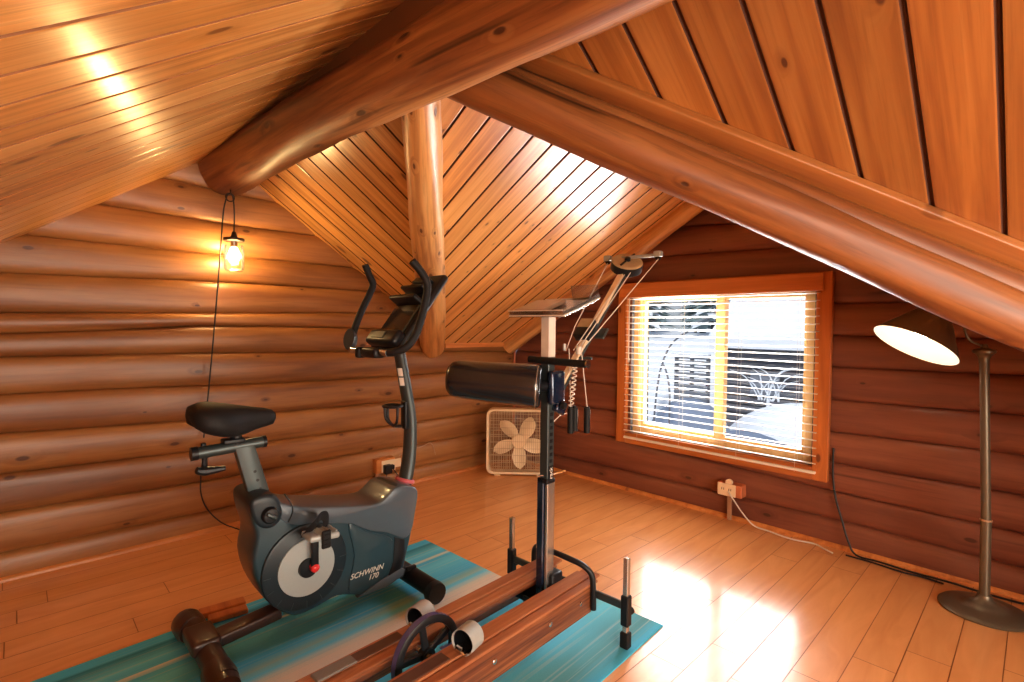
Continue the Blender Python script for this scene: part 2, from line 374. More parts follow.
def offset(poly, d):
    if d == 0: return list(poly)
    n = len(poly); A = sum(poly[i][0]*poly[(i+1) % n][1]-poly[(i+1) % n][0]*poly[i][1] for i in range(n)); sg = 1 if A > 0 else -1
    out = []
    for i in range(n):
        p, q, r = Vector(poly[i-1]), Vector(poly[i]), Vector(poly[(i+1) % n])
        t = (r-p); t = t.normalized() if t.length > 1e-9 else Vector((1, 0))
        out.append((q.x - sg*t.y*d, q.y + sg*t.x*d))
    return out

def tag(o, label=None, cat=None, group=None, kind=None):
    if label: o['label'] = label
    if cat: o['category'] = cat
    if group: o['group'] = group
    if kind: o['kind'] = kind
    return o
def empty(name, loc=(0, 0, 0), rz=0):
    o = bpy.data.objects.new(name, None); COL.objects.link(o); o.location = loc; o.rotation_euler = (0, 0, rz); o.empty_display_size = .1; return o
def lab(o, l): o['label'] = l; return o
def rotm(ax, a): return Matrix.Rotation(a, 3, ax)
def aim(v, up=Vector((0, 0, 1))):
    """matrix whose z axis is v"""
    z = Vector(v).normalized(); x = up.cross(z)
    if x.length < 1e-4: x = Vector((1, 0, 0))
    x.normalize(); y = z.cross(x); return Matrix((x, y, z)).transposed()

# ------------------------------------------------------------------ room numbers (metres; corner of the two log walls at the origin)
XR, ZR, SA = -2.37, 2.166, .70           # main roof ridge runs along y
YC, ZE, SB = -1.925, 1.05, .566          # dormer ridge runs along x, its eaves at ZE
XE = -.776
V = (-2.333, YC, 2.14)
zAr = lambda x: ZR - SA*(x-XR)
zAl = lambda x: ZR + .69*(x-XR)
YB, XL = -6.2, -4.4

def boards(name, axis, lo, hi, phase, width, zf, clip, mat, slo, shi, gap=.0062, depth=.010, parent=None, gm='groove'):
    """ceiling boards with V grooves. axis 'x': boards run along x and are laid side by side in y (and reverse).
       zf gives the plane height; clip = convex polygon in (x,y)."""
    mb = MB(); k0 = math.floor((lo-phase)/width)-1; k = k0
    cosn = 1
    while phase+k*width < hi+width:
        a, b = phase+k*width, phase+(k+1)*width
        bid = random.random()
        prof = [(a, depth, 1), (a+gap*.4, depth, 1), (a+gap, .001, 0), (a+gap+.004, 0, 0), (b-gap-.004, 0, 0), (b-gap, .001, 0), (b-gap*.4, depth, 1), (b, depth, 1)]
        for (t0, d0, g0), (t1, d1, g1) in zip(prof, prof[1:]):
            g = 1 if (g0 or g1) else 0
            s0, s1 = slo, shi
            if axis == 'x': P = [(s0, t0, zf(s0, t0)+d0), (s1, t0, zf(s1, t0)+d0), (s1, t1, zf(s1, t1)+d1), (s0, t1, zf(s0, t1)+d1)]
            else: P = [(t0, s0, zf(t0, s0)+d0), (t0, s1, zf(t0, s1)+d0), (t1, s1, zf(t1, s1)+d1), (t1, s0, zf(t1, s0)+d1)]
            sl = math.hypot(1, (P[1][2]-P[0][2])/(s1-s0))
            mb.quad(P, [(s0*sl, t0), (s1*sl, t0), (s1*sl, t1), (s0*sl, t1)], bid, g)
        k += 1
    o = mb.build(name, [mat, M[gm]], smooth=0, recalc=False, parent=parent)
    bm = bmesh.new(); bm.from_mesh(o.data)
    n = len(clip); A = sum(clip[i][0]*clip[(i+1) % n][1]-clip[(i+1) % n][0]*clip[i][1] for i in range(n)); sg = 1 if A > 0 else -1
    for i in range(n):
        p, q = clip[i], clip[(i+1) % n]
        no = Vector((sg*(q[1]-p[1]), -sg*(q[0]-p[0]), 0)).normalized()
        bmesh.ops.bisect_plane(bm, geom=bm.verts[:]+bm.edges[:]+bm.faces[:], plane_co=Vector((p[0], p[1], 0)), plane_no=no, clear_outer=True)
    bmesh.ops.recalc_face_normals(bm, faces=bm.faces[:])
    bm.to_mesh(o.data); bm.free()
    return tag(o, kind='structure')

boards('ceiling', 'x', YB, .02, -2.338, .148, lambda x, y: zAl(x), [(XR, .06), (XR, YB), (XL-.05, YB), (XL-.05, .06)], M['ceil_a'], XL-.1, XR, gap=.0055, gm='groove_l')
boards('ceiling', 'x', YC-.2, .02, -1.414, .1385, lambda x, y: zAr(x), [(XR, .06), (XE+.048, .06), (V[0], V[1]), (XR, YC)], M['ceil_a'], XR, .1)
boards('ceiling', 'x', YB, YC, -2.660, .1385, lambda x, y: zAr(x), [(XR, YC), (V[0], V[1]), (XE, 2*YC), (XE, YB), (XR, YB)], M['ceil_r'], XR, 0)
boards('ceiling', 'y', V[0]-.1, .05, -1.985, .1290, lambda x, y: ZE-SB*y, [(V[0], V[1]), (XE+.048, .06), (.05, .06), (.05, YC)], M['ceil_b'], YC, .06)
boards('ceiling', 'y', V[0]-.1, .05, -1.985, .1290, lambda x, y: ZE-SB*(2*YC-y), [(V[0], V[1]), (.05, YC), (.05, 2*YC-.05), (XE+.04, 2*YC-.05)], M['ceil_b'], 2*YC-.06, YC)

def interp(tbl, x):
    if x <= tbl[0][0]: return tbl[0][1]
    for (a, va), (b, vb) in zip(tbl, tbl[1:]):
        if x <= b: return va+(vb-va)*(x-a)/(b-a)
    return tbl[-1][1]

def log_wall(name, horiz, cols, seams, zmax, mat, to3d, hole=None, bulge=.036, seed=1):
    """horizontal logs; seams = list of tables (coordinate -> height); to3d(h, z, d): d is how far it sits back"""
    rnd = random.Random(seed); ids = [rnd.random() for _ in range(60)]; wob = [(rnd.uniform(-.006, .006), rnd.uniform(1.5, 3.5), rnd.uniform(0, 6)) for _ in range(60)]
    nsub = 13
    xs = cols[:]
    if hole: xs = sorted(set(xs+[hole[0], hole[1]]))
    mb = MB(); lev = []
    S = [[(-99, 0.), (99, 0.)]]+seams
    def sv(k, h):
        z = interp(S[k], h)
        if 0 < k: z += wob[k][0]*math.sin(h*wob[k][1]+wob[k][2])
        return z
    rows = []
    for k in range(len(S)-1):
        for j in range(nsub + (1 if k == len(S)-2 else 0)):
            t = j/nsub
            if k == 0: t0 = .22+.78*t
            else: t0 = t
            tt = 2*t0-1
            d = bulge*(1-math.sqrt(max(0, 1-min(1, abs(tt))**2.6)))
            # ease sampling towards the seams
            rows.append((k, .5-.5*math.cos(PI*t) if k else t, k))
    def P(h, k, e):
        z0, z1 = sv(k, h), sv(k+1, h); z = z0+(z1-z0)*e
        e2 = e if k else .2+.8*e
        tt = abs(2*e2-1)
        d = bulge*(1-math.sqrt(max(0., 1-min(1., tt)**2.4)))
        d += .004*math.sin(h*2.3+k*1.7)*(1-tt)
        return z, d
    idx = {}
    def vert(h, r):
        key = (h, r)
        if key not in idx:
            k, e, _ = rows[r]; z, d = P(h, k, e); idx[key] = (len(mb.v), z); mb.v.append(to3d(h, z, d))
        return idx[key]
    for h0, h1 in zip(xs, xs[1:]):
        hm = .5*(h0+h1)
        for r in range(len(rows)-1):
            k = rows[r][0]
            a, b, c, d = vert(h0, r), vert(h1, r), vert(h1, r+1), vert(h0, r+1)
            zm = (a[1]+b[1]+c[1]+d[1])/4
            if hole and hole[0] < hm < hole[1] and hole[2] < zm < hole[3]: continue
            if zm > zmax(hm): continue
            mb.face((a[0], b[0], c[0], d[0]), [(h0, a[1]), (h1, b[1]), (h1, c[1]), (h0, d[1])], ids[k])
    o = mb.build(name, mat, smooth=50, recalc=False)
    return tag(o, kind='structure')

def tb(*p): return list(p)
LS = [tb((-3.28, .127), (-2.48, .115), (0, .11)), tb((-3.28, .308), (-2.48, .296), (0, .285)), tb((-3.28, .495), (-2.48, .470), (0, .455)), tb((-3.28, .683), (-2.48, .645), (0, .63)),
      tb((-3.28, .856), (-2.48, .843), (0, .80)), tb((-3.28, 1.034), (-2.48, 1.029), (0, .975)), tb((-3.28, 1.143), (-2.48, 1.183), (-.9, 1.16)), tb((-3.28, 1.233), (-2.48, 1.25), (-.9, 1.3)),
      tb((-3.28, 1.42), (-2.48, 1.43)), tb((-3.24, 1.60), (-2.48, 1.59)), tb((-2.9, 1.79), (-2.25, 1.77)), tb((-2.9, 1.99), (-2.2, 1.95)), tb((0, 2.25), (1, 2.25))]
colsL = [XL+i*(-XL)/62 for i in range(63)]
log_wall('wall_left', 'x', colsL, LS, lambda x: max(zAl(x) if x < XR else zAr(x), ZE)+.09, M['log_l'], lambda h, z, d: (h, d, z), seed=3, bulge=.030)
RS = [tb((-3.24, .128), (-2.5, .150), (-1.2, .139), (0, .10)), tb((-3.24, .285), (-2.5, .307), (-1.2, .367), (0, .36)), tb((-3.24, .464), (-2.5, .462), (-1.2, .565), (0, .57)),
      tb((-3.24, .641), (-2.5, .630), (-1.2, .756), (0, .78)), tb((-3.24, .823), (-2.5, .812), (-1.2, .961), (0, .98)), tb((-3.24, 1.0), (-2.5, .994), (-1.2, 1.14), (0, 1.15)),
      tb((-3.24, 1.17), (-2.5, 1.167), (-1.2, 1.32), (0, 1.33)), tb((-2.5, 1.34), (-1.2, 1.52)), tb((-2.15, 1.679), (-1.5, 1.697), (-1.2, 1.7)), tb((-1.94, 1.861), (-1.5, 1.895)), tb((0, 2.06), (1, 2.06)), tb((0, 2.3), (1, 2.3))]
# window opening
WY0, WY1, WZ0, WZ1 = -2.400, -1.21, .43, 1.455
colsR = [2*YC+i*(-2*YC)/58 for i in range(59)]
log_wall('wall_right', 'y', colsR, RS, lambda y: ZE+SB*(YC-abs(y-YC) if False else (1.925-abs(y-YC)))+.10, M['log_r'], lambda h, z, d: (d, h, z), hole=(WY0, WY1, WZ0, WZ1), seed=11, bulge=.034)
# reveals of the opening
mb = MB()
for ps in ([(0, WY0, WZ0), (0, WY1, WZ0), (.16, WY1, WZ0), (.16, WY0, WZ0)], [(0, WY0, WZ1), (0, WY1, WZ1), (.16, WY1, WZ1), (.16, WY0, WZ1)],
           [(0, WY0, WZ0), (0, WY0, WZ1), (.16, WY0, WZ1), (.16, WY0, WZ0)], [(0, WY1, WZ0), (0, WY1, WZ1), (.16, WY1, WZ1), (.16, WY1, WZ0)]): mb.quad(ps)
# outside skin of that wall, four boards round the hole
for (y0, y1, z0, z1) in ((-6.3, WY0, -2.6, 2.4), (WY1, .2, -2.6, 2.4), (WY0, WY1, -2.6, WZ0), (WY0, WY1, WZ1, 2.4)):
    mb.quad([(.16, y0, z0), (.16, y1, z0), (.16, y1, z1), (.16, y0, z1)])
tag(mb.build('wall_outer', M['dark_wall'], smooth=0), kind='structure')
# far walls behind the camera: flat planked
def flat_wall(name, ps):
    mb = MB(); mb.quad(ps, [(p[0]+p[1], p[2]) for p in ps], .4); tag(mb.build(name, M['log_l'], smooth=0), kind='structure')
flat_wall('wall_back', [(XL, YB, 0), (0, YB, 0), (0, YB, 2.4), (XL, YB, 2.4)])
flat_wall('wall_far_left', [(XL, YB, 0), (XL, .05, 0), (XL, .05, .9), (XL, YB, .9)])
flat_wall('wall_knee', [(XE, 2*YC, 0), (XE, YB, 0), (XE, YB, 1.1), (XE, 2*YC, 1.1)])
flat_wall('wall_dormer_side', [(XE, 2*YC, 0), (.05, 2*YC, 0), (.05, 2*YC, 1.15), (XE, 2*YC, 1.15)])

# floor: planks run along x
mb = MB(); y = -2.449+.13*20; k = 0; rr = random.Random(4)
while y > YB-.1:
    y1 = y-.13; x = XL-.2-rr.random()*1.2
    if abs(y1+2.579) < .01: x = -1.334-1.21*3
    while x < .15:
        x1 = min(x+1.21, .15); bid = rr.random(); g = .0014
        z = 0
        mb.quad([(x+g, y-g, 0), (x+g, y1+g, 0), (x1-g, y1+g, 0), (x1-g, y-g, 0)], [(x, y), (x, y1), (x1, y1), (x1, y)], bid, 0)
        mb.quad([(x-g, y, -.0015), (x-g, y1, -.0015), (x1+g, y1, -.0015), (x1+g, y, -.0015)], [(x, y), (x, y1), (x1, y1), (x1, y)], bid, 1)
        x = x1
    y = y1
tag(mb.build('floor', [M['floor'], plain('floor_seam', (.36, .14, .05), .6)], smooth=0, recalc=False), kind='structure')

# quarter-round baseboards
def quarter(name, a, b, n, r=.020):
    mb = MB(); a = Vector(a); b = Vector(b); n = Vector(n); ring = []
    for p in (a, b):
        bi = len(mb.v); mb.v.append(tuple(p))
        for k in range(7):
            t = PI/2*k/6; mb.v.append(tuple(p + n*r*math.cos(t)+Vector((0, 0, r*math.sin(t)))))
        ring.append(bi)
    for k in range(7): mb.face((ring[0]+k, ring[0]+k+1, ring[1]+k+1, ring[1]+k))
    return tag(mb.build(name, M['trim']), kind='structure')
quarter('baseboard_left', (XL, .012, 0), (.0, .012, 0), (0, -1, 0), .026)
quarter('baseboard_right', (.012, 0, 0), (.012, 2*YC, 0), (-1, 0, 0), .026)
mb = MB().box((-.39, .0, 1.040), (.78, .022, .042), bev=.004); tag(mb.build('trim_1', M['trim']), kind='structure')
mb = MB().box((-.02, -.012, .53), (.018, .018, 1.03), bev=.004); tag(mb.build('trim_2', M['log_l'] if False else M['box_wood']), kind='structure')
mb = MB().box((XR-.01, (YB)/2, 2.085), (.035, -YB, .15)); tag(mb.build('trim_shade_fill', M['beam']), kind='structure')  # dark board added above the ridge log in place of the shadow there
# trim strip where the amber boards stop above the valley log
def strip(name, a, b, w, h, mat, nrm):
    a = Vector(a); b = Vector(b); d = (b-a); L = d.length; z = Vector(nrm).normalized(); x = d.normalized(); y = z.cross(x).normalized(); z = x.cross(y)
    R = Matrix((x, y, z)).transposed()
    mb = MB().box((0, 0, 0), (L, w, h), bev=.006); o = mb.build(name, mat); o.matrix_world = Matrix.Translation((a+b)/2) @ R.to_4x4(); return o
nA = Vector((-SA, 0, -1)).normalized()
o = strip('trim_3', Vector((V[0], V[1], V[2]))+nA*.006, Vector((XE, 2*YC, ZE))+nA*.006, .075, .03, M['trim_dark'], nA); tag(o, kind='structure')
o.location += Vector((-.012, -.018, 0))

# ------------------------------------------------------------------ log beams
def log(name, pts, rs, mat, label, seed, n=28, lump=.05, sub=10, kind=None):
    rnd = random.Random(seed); P = [Vector(p) for p in pts]; P, R_ = catmull(P, rs, sub)
    mb = MB(); ph = [rnd.uniform(0, 6.28) for _ in range(6)]
    d0 = 0; ring = []
    t0 = (P[1]-P[0]).normalized(); nrm = Vector((0, 0, 1)); nrm = (nrm-t0*nrm.dot(t0)).normalized()
    for i, p in enumerate(P):
        t = (P[min(i+1, len(P)-1)]-P[max(i-1, 0)]).normalized(); nrm = (nrm-t*nrm.dot(t)).normalized(); bi = t.cross(nrm)
        if i: d0 += (p-P[i-1]).length
        b = len(mb.v)
        for k in range(n):
            a = 2*PI*k/n
            f = 1+lump*(.5*math.sin(2*a+ph[0]+d0*1.3)+.35*math.sin(3*a+ph[1]-d0*2.1)+.3*math.sin(a+ph[2]+d0*4.7)+.22*math.sin(5*a+ph[3]+d0*7.3)+.2*math.sin(d0*13+ph[4]))
            mb.v.append(tuple(p+(nrm*math.cos(a)+bi*math.sin(a))*R_[i]*f))
        ring.append((b, d0))
    for (b0, da), (b1, db) in zip(ring, ring[1:]):
        for k in range(n):
            r = R_[0]; mb.face((b0+k, b0+(k+1) % n, b1+(k+1) % n, b1+k), [(da, k/n*2*PI*r), (da, (k+1)/n*2*PI*r), (db, (k+1)/n*2*PI*r), (db, k/n*2*PI*r)], .3)
    for b, rev in ((ring[0][0], 1), (ring[-1][0], 0)):
        ids = [b+k for k in range(n)]; ids = ids[::-1] if rev else ids
        mb.face(ids, [(mb.v[j][0]*.2, mb.v[j][2]) for j in ids], .6)
    o = mb.build(name, mat, smooth=60)
    return tag(o, label, 'log beam')
log('ridge_beam', [(-2.335, .01, 2.08), (-2.34, -.3, 2.065), (-2.35, -1.0, 2.035), (-2.36, -2, 1.968), (-2.36, -3.2, 1.897), (-2.36, -6.1, 1.88)], [.150, .136, .112, .106, .102, .11], M['beam'],
    'thick dark log ridge beam running from the left log wall overhead', 2, lump=.07)
e1 = Vector((XE, 0, ZE)); tv = Vector(V)
log('valley_beam', [e1+Vector((-.105, .02, -.02)), e1*.75+tv*.25+Vector((-.085, -.01, -.045)), e1*.5+tv*.5+Vector((-.065, -.02, -.055)), e1*.25+tv*.75+Vector((-.04, -.02, -.068)), e1*.06+tv*.94+Vector((-.02, -.02, -.075))],
    [.092, .087, .082, .076, .072], M['post'], 'pale knotty peeled log falling to the left wall behind the bike console', 5, lump=.08)
e2 = Vector((XE, 2*YC, ZE))
log('valley_beam', [e2+Vector((-.01, .0, -.175)), e2*.66+tv*.34+Vector((-.012, 0, -.160)), e2*.33+tv*.67+Vector((-.018, 0, -.138)), e2*.05+tv*.95+Vector((-.02, 0, -.118))],
    [.062, .066, .070, .074], M['valley'], 'long orange log sloping down to the right above the floor lamp and window', 8, lump=.10)
log('valley_beam', [e2+Vector((.0, .03, -.075)), e2*.5+tv*.5+Vector((.0, .02, -.07)), e2*.05+tv*.95+Vector((-.0, .01, -.065))],
    [.058, .05, .045], M['valley'], 'narrow upper log wedged between the sloping orange log and the ceiling boards', 9, lump=.05)
for s_, lb in ((1, 'rounded log rafter under the dormer boards left of the window'), (-1, 'rounded log rafter of the gable right of the window peak')):
    pts = []
    for t in (0, .33, .66, .965):
        yy = YC + s_*(1.925)*(1-t) ; zz = ZE+SB*1.925*t
        pts.append((-.085, yy, zz-.035))
    log('gable_rafter', pts, [.062, .066, .068, .062], M['valley'] if s_ < 0 else M['post'], lb, 12+s_, lump=.07)
log('dormer_ridge_beam', [(.0, YC, 2.10), (-1.0, YC, 2.10), (-2.2, YC, 2.10)], [.06, .06, .06], M['valley'], 'short log along the peak of the window dormer', 15)

# ------------------------------------------------------------------ window
w = empty('window_1', (0, 0, 0)); tag(w, kind='structure')
mb = MB()
mb.box((-.018, -2.452, .9375), (.036, .078, 1.161), bev=.004)
o = mb.build('casing', M['trim_z'], w)
MB().box((-.018, -1.152, .9375), (.036, .078, 1.161), bev=.004).build('casing', M['trim_z'], w)
MB().box((-.018, -1.80, .395), (.036, 1.226, .076), bev=.004).build('casing', M['trim_y'], w)
MB().box((-.018, -1.80, 1.480), (.036, 1.226, .076), bev=.004).build('casing', M['trim_y'], w)
# inner jambs / sash
def sash(y0, y1, z0, z1, x, wd, name):
    mb = MB(); d = .05
    mb.box((x, y0+wd/2, (z0+z1)/2), (d, wd, z1-z0), bev=.003); mb.box((x, y1-wd/2, (z0+z1)/2), (d, wd, z1-z0), bev=.003)
    mb.box((x, (y0+y1)/2, z0+wd/2), (d, y1-y0-2*wd, wd), bev=.003); mb.box((x, (y0+y1)/2, z1-wd/2), (d, y1-y0-2*wd, wd), bev=.003)
    return mb.build(name, M['sash'], w)
sash(-2.40, -1.21, .43, 1.455, .055, .050, 'window_frame')
sash(-2.355, -1.835, .475, 1.41, .075, .022, 'sash')
sash(-1.852, -1.255, .475, 1.41, .085, .024, 'sash')
MB().box((.07, -1.843, .943), (.05, .062, .94), bev=.003).build('mullion', M['sash'], w)
for y0, y1 in ((-2.335, -1.872), (-1.815, -1.278)):
    mb = MB(); mb.quad([(.09, y0, .49), (.09, y1, .49), (.09, y1, 1.40), (.09, y0, 1.40)]); mb.build('glass', M['pane'], w, smooth=0)

bl = empty('window_blind', (-.06, -1.83, .38)); tag(bl, 'cream horizontal slat blind hanging open over the window', 'window blind')
def child(mb, name, mat, par, **k):
    o = mb.build(name, mat, par, **k); o.matrix_parent_inverse = Matrix.Translation(-Vector(par.location)); return o
child(MB().box((-.066, -1.80, 1.460), (.020, 1.31, .098), bev=.004), 'valance', M['trim_y'], bl)
BY0, BY1 = -2.435, -1.185
child(MB().box((-.028, (BY0+BY1)/2, 1.432), (.045, BY1-BY0, .04), bev=.004), 'headrail', M['slat'], bl)
z = 1.405; ns = 0
while z > .412:
    mb = MB(); nseg = 4; Wd = .038
    for side in (0,):
        base = len(mb.v)
        for (yy) in (BY0, BY1):
            for j in range(nseg+1):
                t = j/nseg-.5; mb.v.append((-.030+t*Wd, yy, z-.0035*(2*t)**2 - t*.004))
        for j in range(nseg): mb.face((base+j, base+j+1, base+nseg+1+j+1, base+nseg+1+j))
        base = len(mb.v)
        for (yy) in (BY0, BY1):
            for j in range(nseg+1):
                t = j/nseg-.5; mb.v.append((-.030+t*Wd, yy, z-.0026-.0035*(2*t)**2 - t*.004))
        for j in range(nseg): mb.face((base+j, base+j+1, base+nseg+1+j+1, base+nseg+1+j))
        for j in (0, nseg): mb.face((j, base+j, base+nseg+1+j, nseg+1+j))
    child(mb, 'slat', M['slat'], bl, smooth=60); z -= .0432
child(MB().box((-.030, (BY0+BY1)/2, .402), (.042, BY1-BY0, .016), bev=.003), 'bottom_rail', M['slat'], bl)
for yy in (-1.30, -1.62, -2.0, -2.33):
    mb = MB()
    for dx in (-.052, -.006): mb.tube([(dx, yy, .39), (dx, yy, 1.42)], .0008, 5)
    child(mb, 'ladder_cord', M['cord_white'], bl)
child(MB().tube([(-.075, -1.235, 1.41), (-.075, -1.235, .98)], .004, 8).tube([(-.075, -1.235, .98), (-.075, -1.235, .95)], .006, 8), 'tilt_wand', M['acrylic'] if False else M['cord_white'], bl)

# ------------------------------------------------------------------ outside
def obj_mesh(mb, name, mat, label=None, cat=None, kind=None, group=None, parent=None, **k):
    o = mb.build(name, mat, parent, **k); tag(o, label, cat, group, kind); return o
mb = MB(); nx, ny = 40, 50
def gz(x, y):
    z = -2.7
    z += .8*math.exp(-((x-17)**2/30+(y-11)**2/30))*.6 + .12*math.sin(x*.7+y*.4)+.1*math.sin(y*.9-x*.3)
    s = max(0., min(1., (y-5.6)/1.8)); z += s*max(0, min(11, x-15))*.31
    return z
for i in range(nx+1):
    for j in range(ny+1):
        x = .2+i*70/nx; yy = -25+j*85/ny; mb.v.append((x, yy, gz(x, yy)))
for i in range(nx):
    for j in range(ny):
        a = i*(ny+1)+j; mb.face((a, a+1, a+ny+2, a+ny+1))
obj_mesh(mb, 'snowy_ground', M['snow'], kind='structure', smooth=80)
# neighbouring log cabin: dark wall, big snow covered roof
cab = empty('neighbour_cabin', (15, 2, -2.7)); tag(cab, 'dark log cabin with a deep white snow roof seen through the right window pane', 'cabin')
mb = MB(); mb.box((17.6, -1.25, -1.1), (6.4, 10.9, 3.6), mi=0)
for k in range(12): mb.tube([(14.36, -6.7, -2.7+.3*k), (14.36, 4.3, -2.7+.3*k)], .15, 10)
child(mb, 'wall', M['dark_wall'], cab)
prof = [(13.7, .55), (13.7, .95), (19.5, 5.2), (25.3, .95), (25.3, .55), (19.5, 4.7)]
mb = MB(); mb.prism(prof, -7.6, 4.6); child(mb, 'roof', M['snow'], cab, smooth=0)
mb = MB(); mb.prism([(14.4, .6), (19.5, 4.6), (24.6, .6)], 3.9, 4.2); child(mb, 'gable', M['dark_wall'], cab, smooth=0)
for yy in (2.9, .5): child(MB().box((14.15, yy, -.6), (.08, .9, .8), bev=.01), 'window_pane', M['fence'], cab)
# slatted shed / fence panel left pane
fe = empty('slat_fence', (13, 5.2, -2.7)); tag(fe, 'grey slatted fence panel standing in snow behind the left pane', 'fence')
mb = MB()
for k in range(9): mb.box((12.8, 4.75, -1.35+k*.20), (.06, 1.15, .15))
child(mb, 'panel', M['fence'], fe)
for yy in (4.2, 4.75, 5.3): child(MB().box((12.88, yy, -1.2), (.1, .1, 3.0)), 'fence_post', M['dark_wall'], fe)
child(MB().box((12.8, 4.75, .34), (.25, 1.25, .08), bev=.03), 'snow_cap', M['snow'], fe)
# black hoop trellis
mb = MB()
def arc_pts(pts): return pts
mb.tube([(8, 3.26, -.9), (8, 3.19, -.2), (8, 3.07, .35), (8, 2.85, .8), (8, 2.5, 1.08), (8, 2.15, 1.18)], .022, 8, smooth=6)
mb.tube([(8, 3.07, .35), (8, 2.95, .1), (8, 2.88, -.25), (8, 2.86, -.75), (8, 2.86, -2.7)], .022, 8, smooth=5)
mb.tube([(8, 3.26, -.9), (8, 3.3, -1.6), (8, 3.32, -2.7)], .022, 8)
obj_mesh(mb, 'garden_arch', M['dark_wall'], 'thin black curved garden arch standing in the snow outside', 'garden arch')
# bare bush in front of the cabin
mb = MB(); rb = random.Random(5)
for k in range(13):
    a = rb.uniform(-1.2, 1.2); L_ = rb.uniform(.5, 1.0); y0 = 2.35+rb.uniform(-.3, .3)
    p0 = Vector((12.9, y0, -.95)); p1 = p0+Vector((rb.uniform(-.2, .2), math.sin(a)*L_*.5, L_*.8)); p2 = p1+Vector((0, math.sin(a*1.6)*L_*.6, L_*.25))
    mb.tube([p0, p1, p2], [.022, .018, .008], 5, smooth=4)
mb.tube([(12.9, 2.35, -2.8), (12.9, 2.35, -.9)], .05, 6)
obj_mesh(mb, 'bare_bush', M['snow'], 'frost covered bare bush in front of the neighbouring dark cabin', 'bush')
# snow banks
def bank(c, r, mat, label, seed):
    mb = MB(); n, mm = 24, 10; rr_ = random.Random(seed); ph = rr_.uniform(0, 6)
    for i in range(mm+1):
        t = i/mm*PI/2
        for k in range(n):
            a = 2*PI*k/n; q = 1+.10*math.sin(3*a+ph)+.06*math.sin(5*a)
            mb.v.append((c[0]+r[0]*math.cos(t)*math.cos(a)*q, c[1]+r[1]*math.cos(t)*math.sin(a)*q, c[2]+r[2]*math.sin(t)))
    for i in range(mm):
        for k in range(n): mb.face((i*n+k, i*n+(k+1) % n, (i+1)*n+(k+1) % n, (i+1)*n+k))
    obj_mesh(mb, 'snow_bank', mat, label, 'snow bank', smooth=80)
bank((9.6, 3.15, -2.8), (1.2, 1.35, 2.15), M['snow_blue'], 'snow mound coloured blue-grey as if in shade, low in the left window pane', 1)
bank((7.0, .7, -2.8), (1.1, 1.6, 2.0), M['snow_blue'], 'long snow bank coloured blue-grey as if in shade, low in the right window pane', 2)
bank((10.9, .75, -2.8), (1.2, 2.2, 2.15), M['snow'], 'bright white snow heap below the dark cabin wall', 3)
# trees
def fir(x, y, h, seed, label, snow=False):
    rr_ = random.Random(seed); t = empty('fir_tree', (x, y, gz(x, y))); tag(t, label, 'tree', 'fir trees beyond the yard')
    child(MB().tube([(x, y, gz(x, y)-.2), (x, y, gz(x, y)+h*.95)], [.16, .03], 8), 'trunk', M['trunk'], t)
    mb = MB(); lv = 13
    for i in range(lv):
        f = i/lv; zc = gz(x, y)+h*(.16+.84*f); rad = (1-f)**.85*h*.22+.1
        for k in range(11):
            a = rr_.uniform(0, 6.28); L_ = rad*rr_.uniform(.6, 1.15); dz = -L_*.35
            d = Vector((math.cos(a), math.sin(a), 0)); pd = Vector((-d.y, d.x, 0))*L_*.24; o_ = Vector((x, y, zc+rr_.uniform(-.15, .15)))
            mb.quad([o_, o_+d*L_*.55+pd+Vector((0, 0, dz*.4)), o_+d*L_+Vector((0, 0, dz)), o_+d*L_*.55-pd+Vector((0, 0, dz*.4))], mi=1 if rr_.random() < .5 else 0)
            mb.quad([o_, o_+d*L_*.5+pd*.6+Vector((0, 0, dz*.9-.08)), o_+d*L_*.9+Vector((0, 0, dz-.12)), o_+d*L_*.5-pd*.6+Vector((0, 0, dz*.9-.08))], mi=0)
    child(mb, 'foliage', [M['fir'], M['snow']], t, smooth=0, recalc=False)
for i, (x, y, h) in enumerate([(27, 10.5, 7.6), (27, 15.5, 8), (31, 13, 8), (32, 8.2, 8), (31.5, 18, 8.4), (36, 10.5, 8.6), (36, 15.5, 8.6), (37, 20.5, 8.8), (41, 13, 9), (41, 18, 9), (42, 8, 9), (42, 23.5, 9), (46, 16, 9.4), (47, 21.5, 9.4)]):
    fir(x, y, h, 40+i, 'dark snow-dusted fir tree beyond the yard in the left pane')
mb = MB().tube([(11.5, 5.72, -2.8), (11.5, 5.74, 4)], [.16, .14], 10)
obj_mesh(mb, 'tree_trunk', M['trunk'], 'dark bare tree trunk at the left edge of the left pane', 'tree')

# ------------------------------------------------------------------ rugs
def rug(name, x0, x1, y0, y1, rz, mat, label, pivot):
    nxx = 30; w_ = y1-y0; mb = MB()
    th = .006
    for i in range(nxx):
        a = x0+(x1-x0)*i/nxx; b = x0+(x1-x0)*(i+1)/nxx
        mb.quad([(a, y0, th), (b, y0, th), (b, y1, th), (a, y1, th)], [(a, 0), (b, 0), (b, w_), (a, w_)])
    for ps in ([(x0, y0), (x1, y0)], [(x1, y0), (x1, y1)], [(x1, y1), (x0, y1)], [(x0, y1), (x0, y0)]):
        (a, b), (c, d) = ps; mb.quad([(a, b, .0005), (c, d, .0005), (c, d, th), (a, b, th)], [(a, 0), (c, 0), (c, 0), (a, 0)])
    o = mb.build(name, mat, smooth=0); o.location = (pivot[0], pivot[1], 0); o.rotation_euler = (0, 0, rz)
    return tag(o, label, 'rug', 'teal striped rugs')
rug('floor_mat', -1.90, 0, -.62, 0, math.radians(2.3), M['rug1'], 'teal striped rug lying under the exercise bike', (-1.600, -.930))
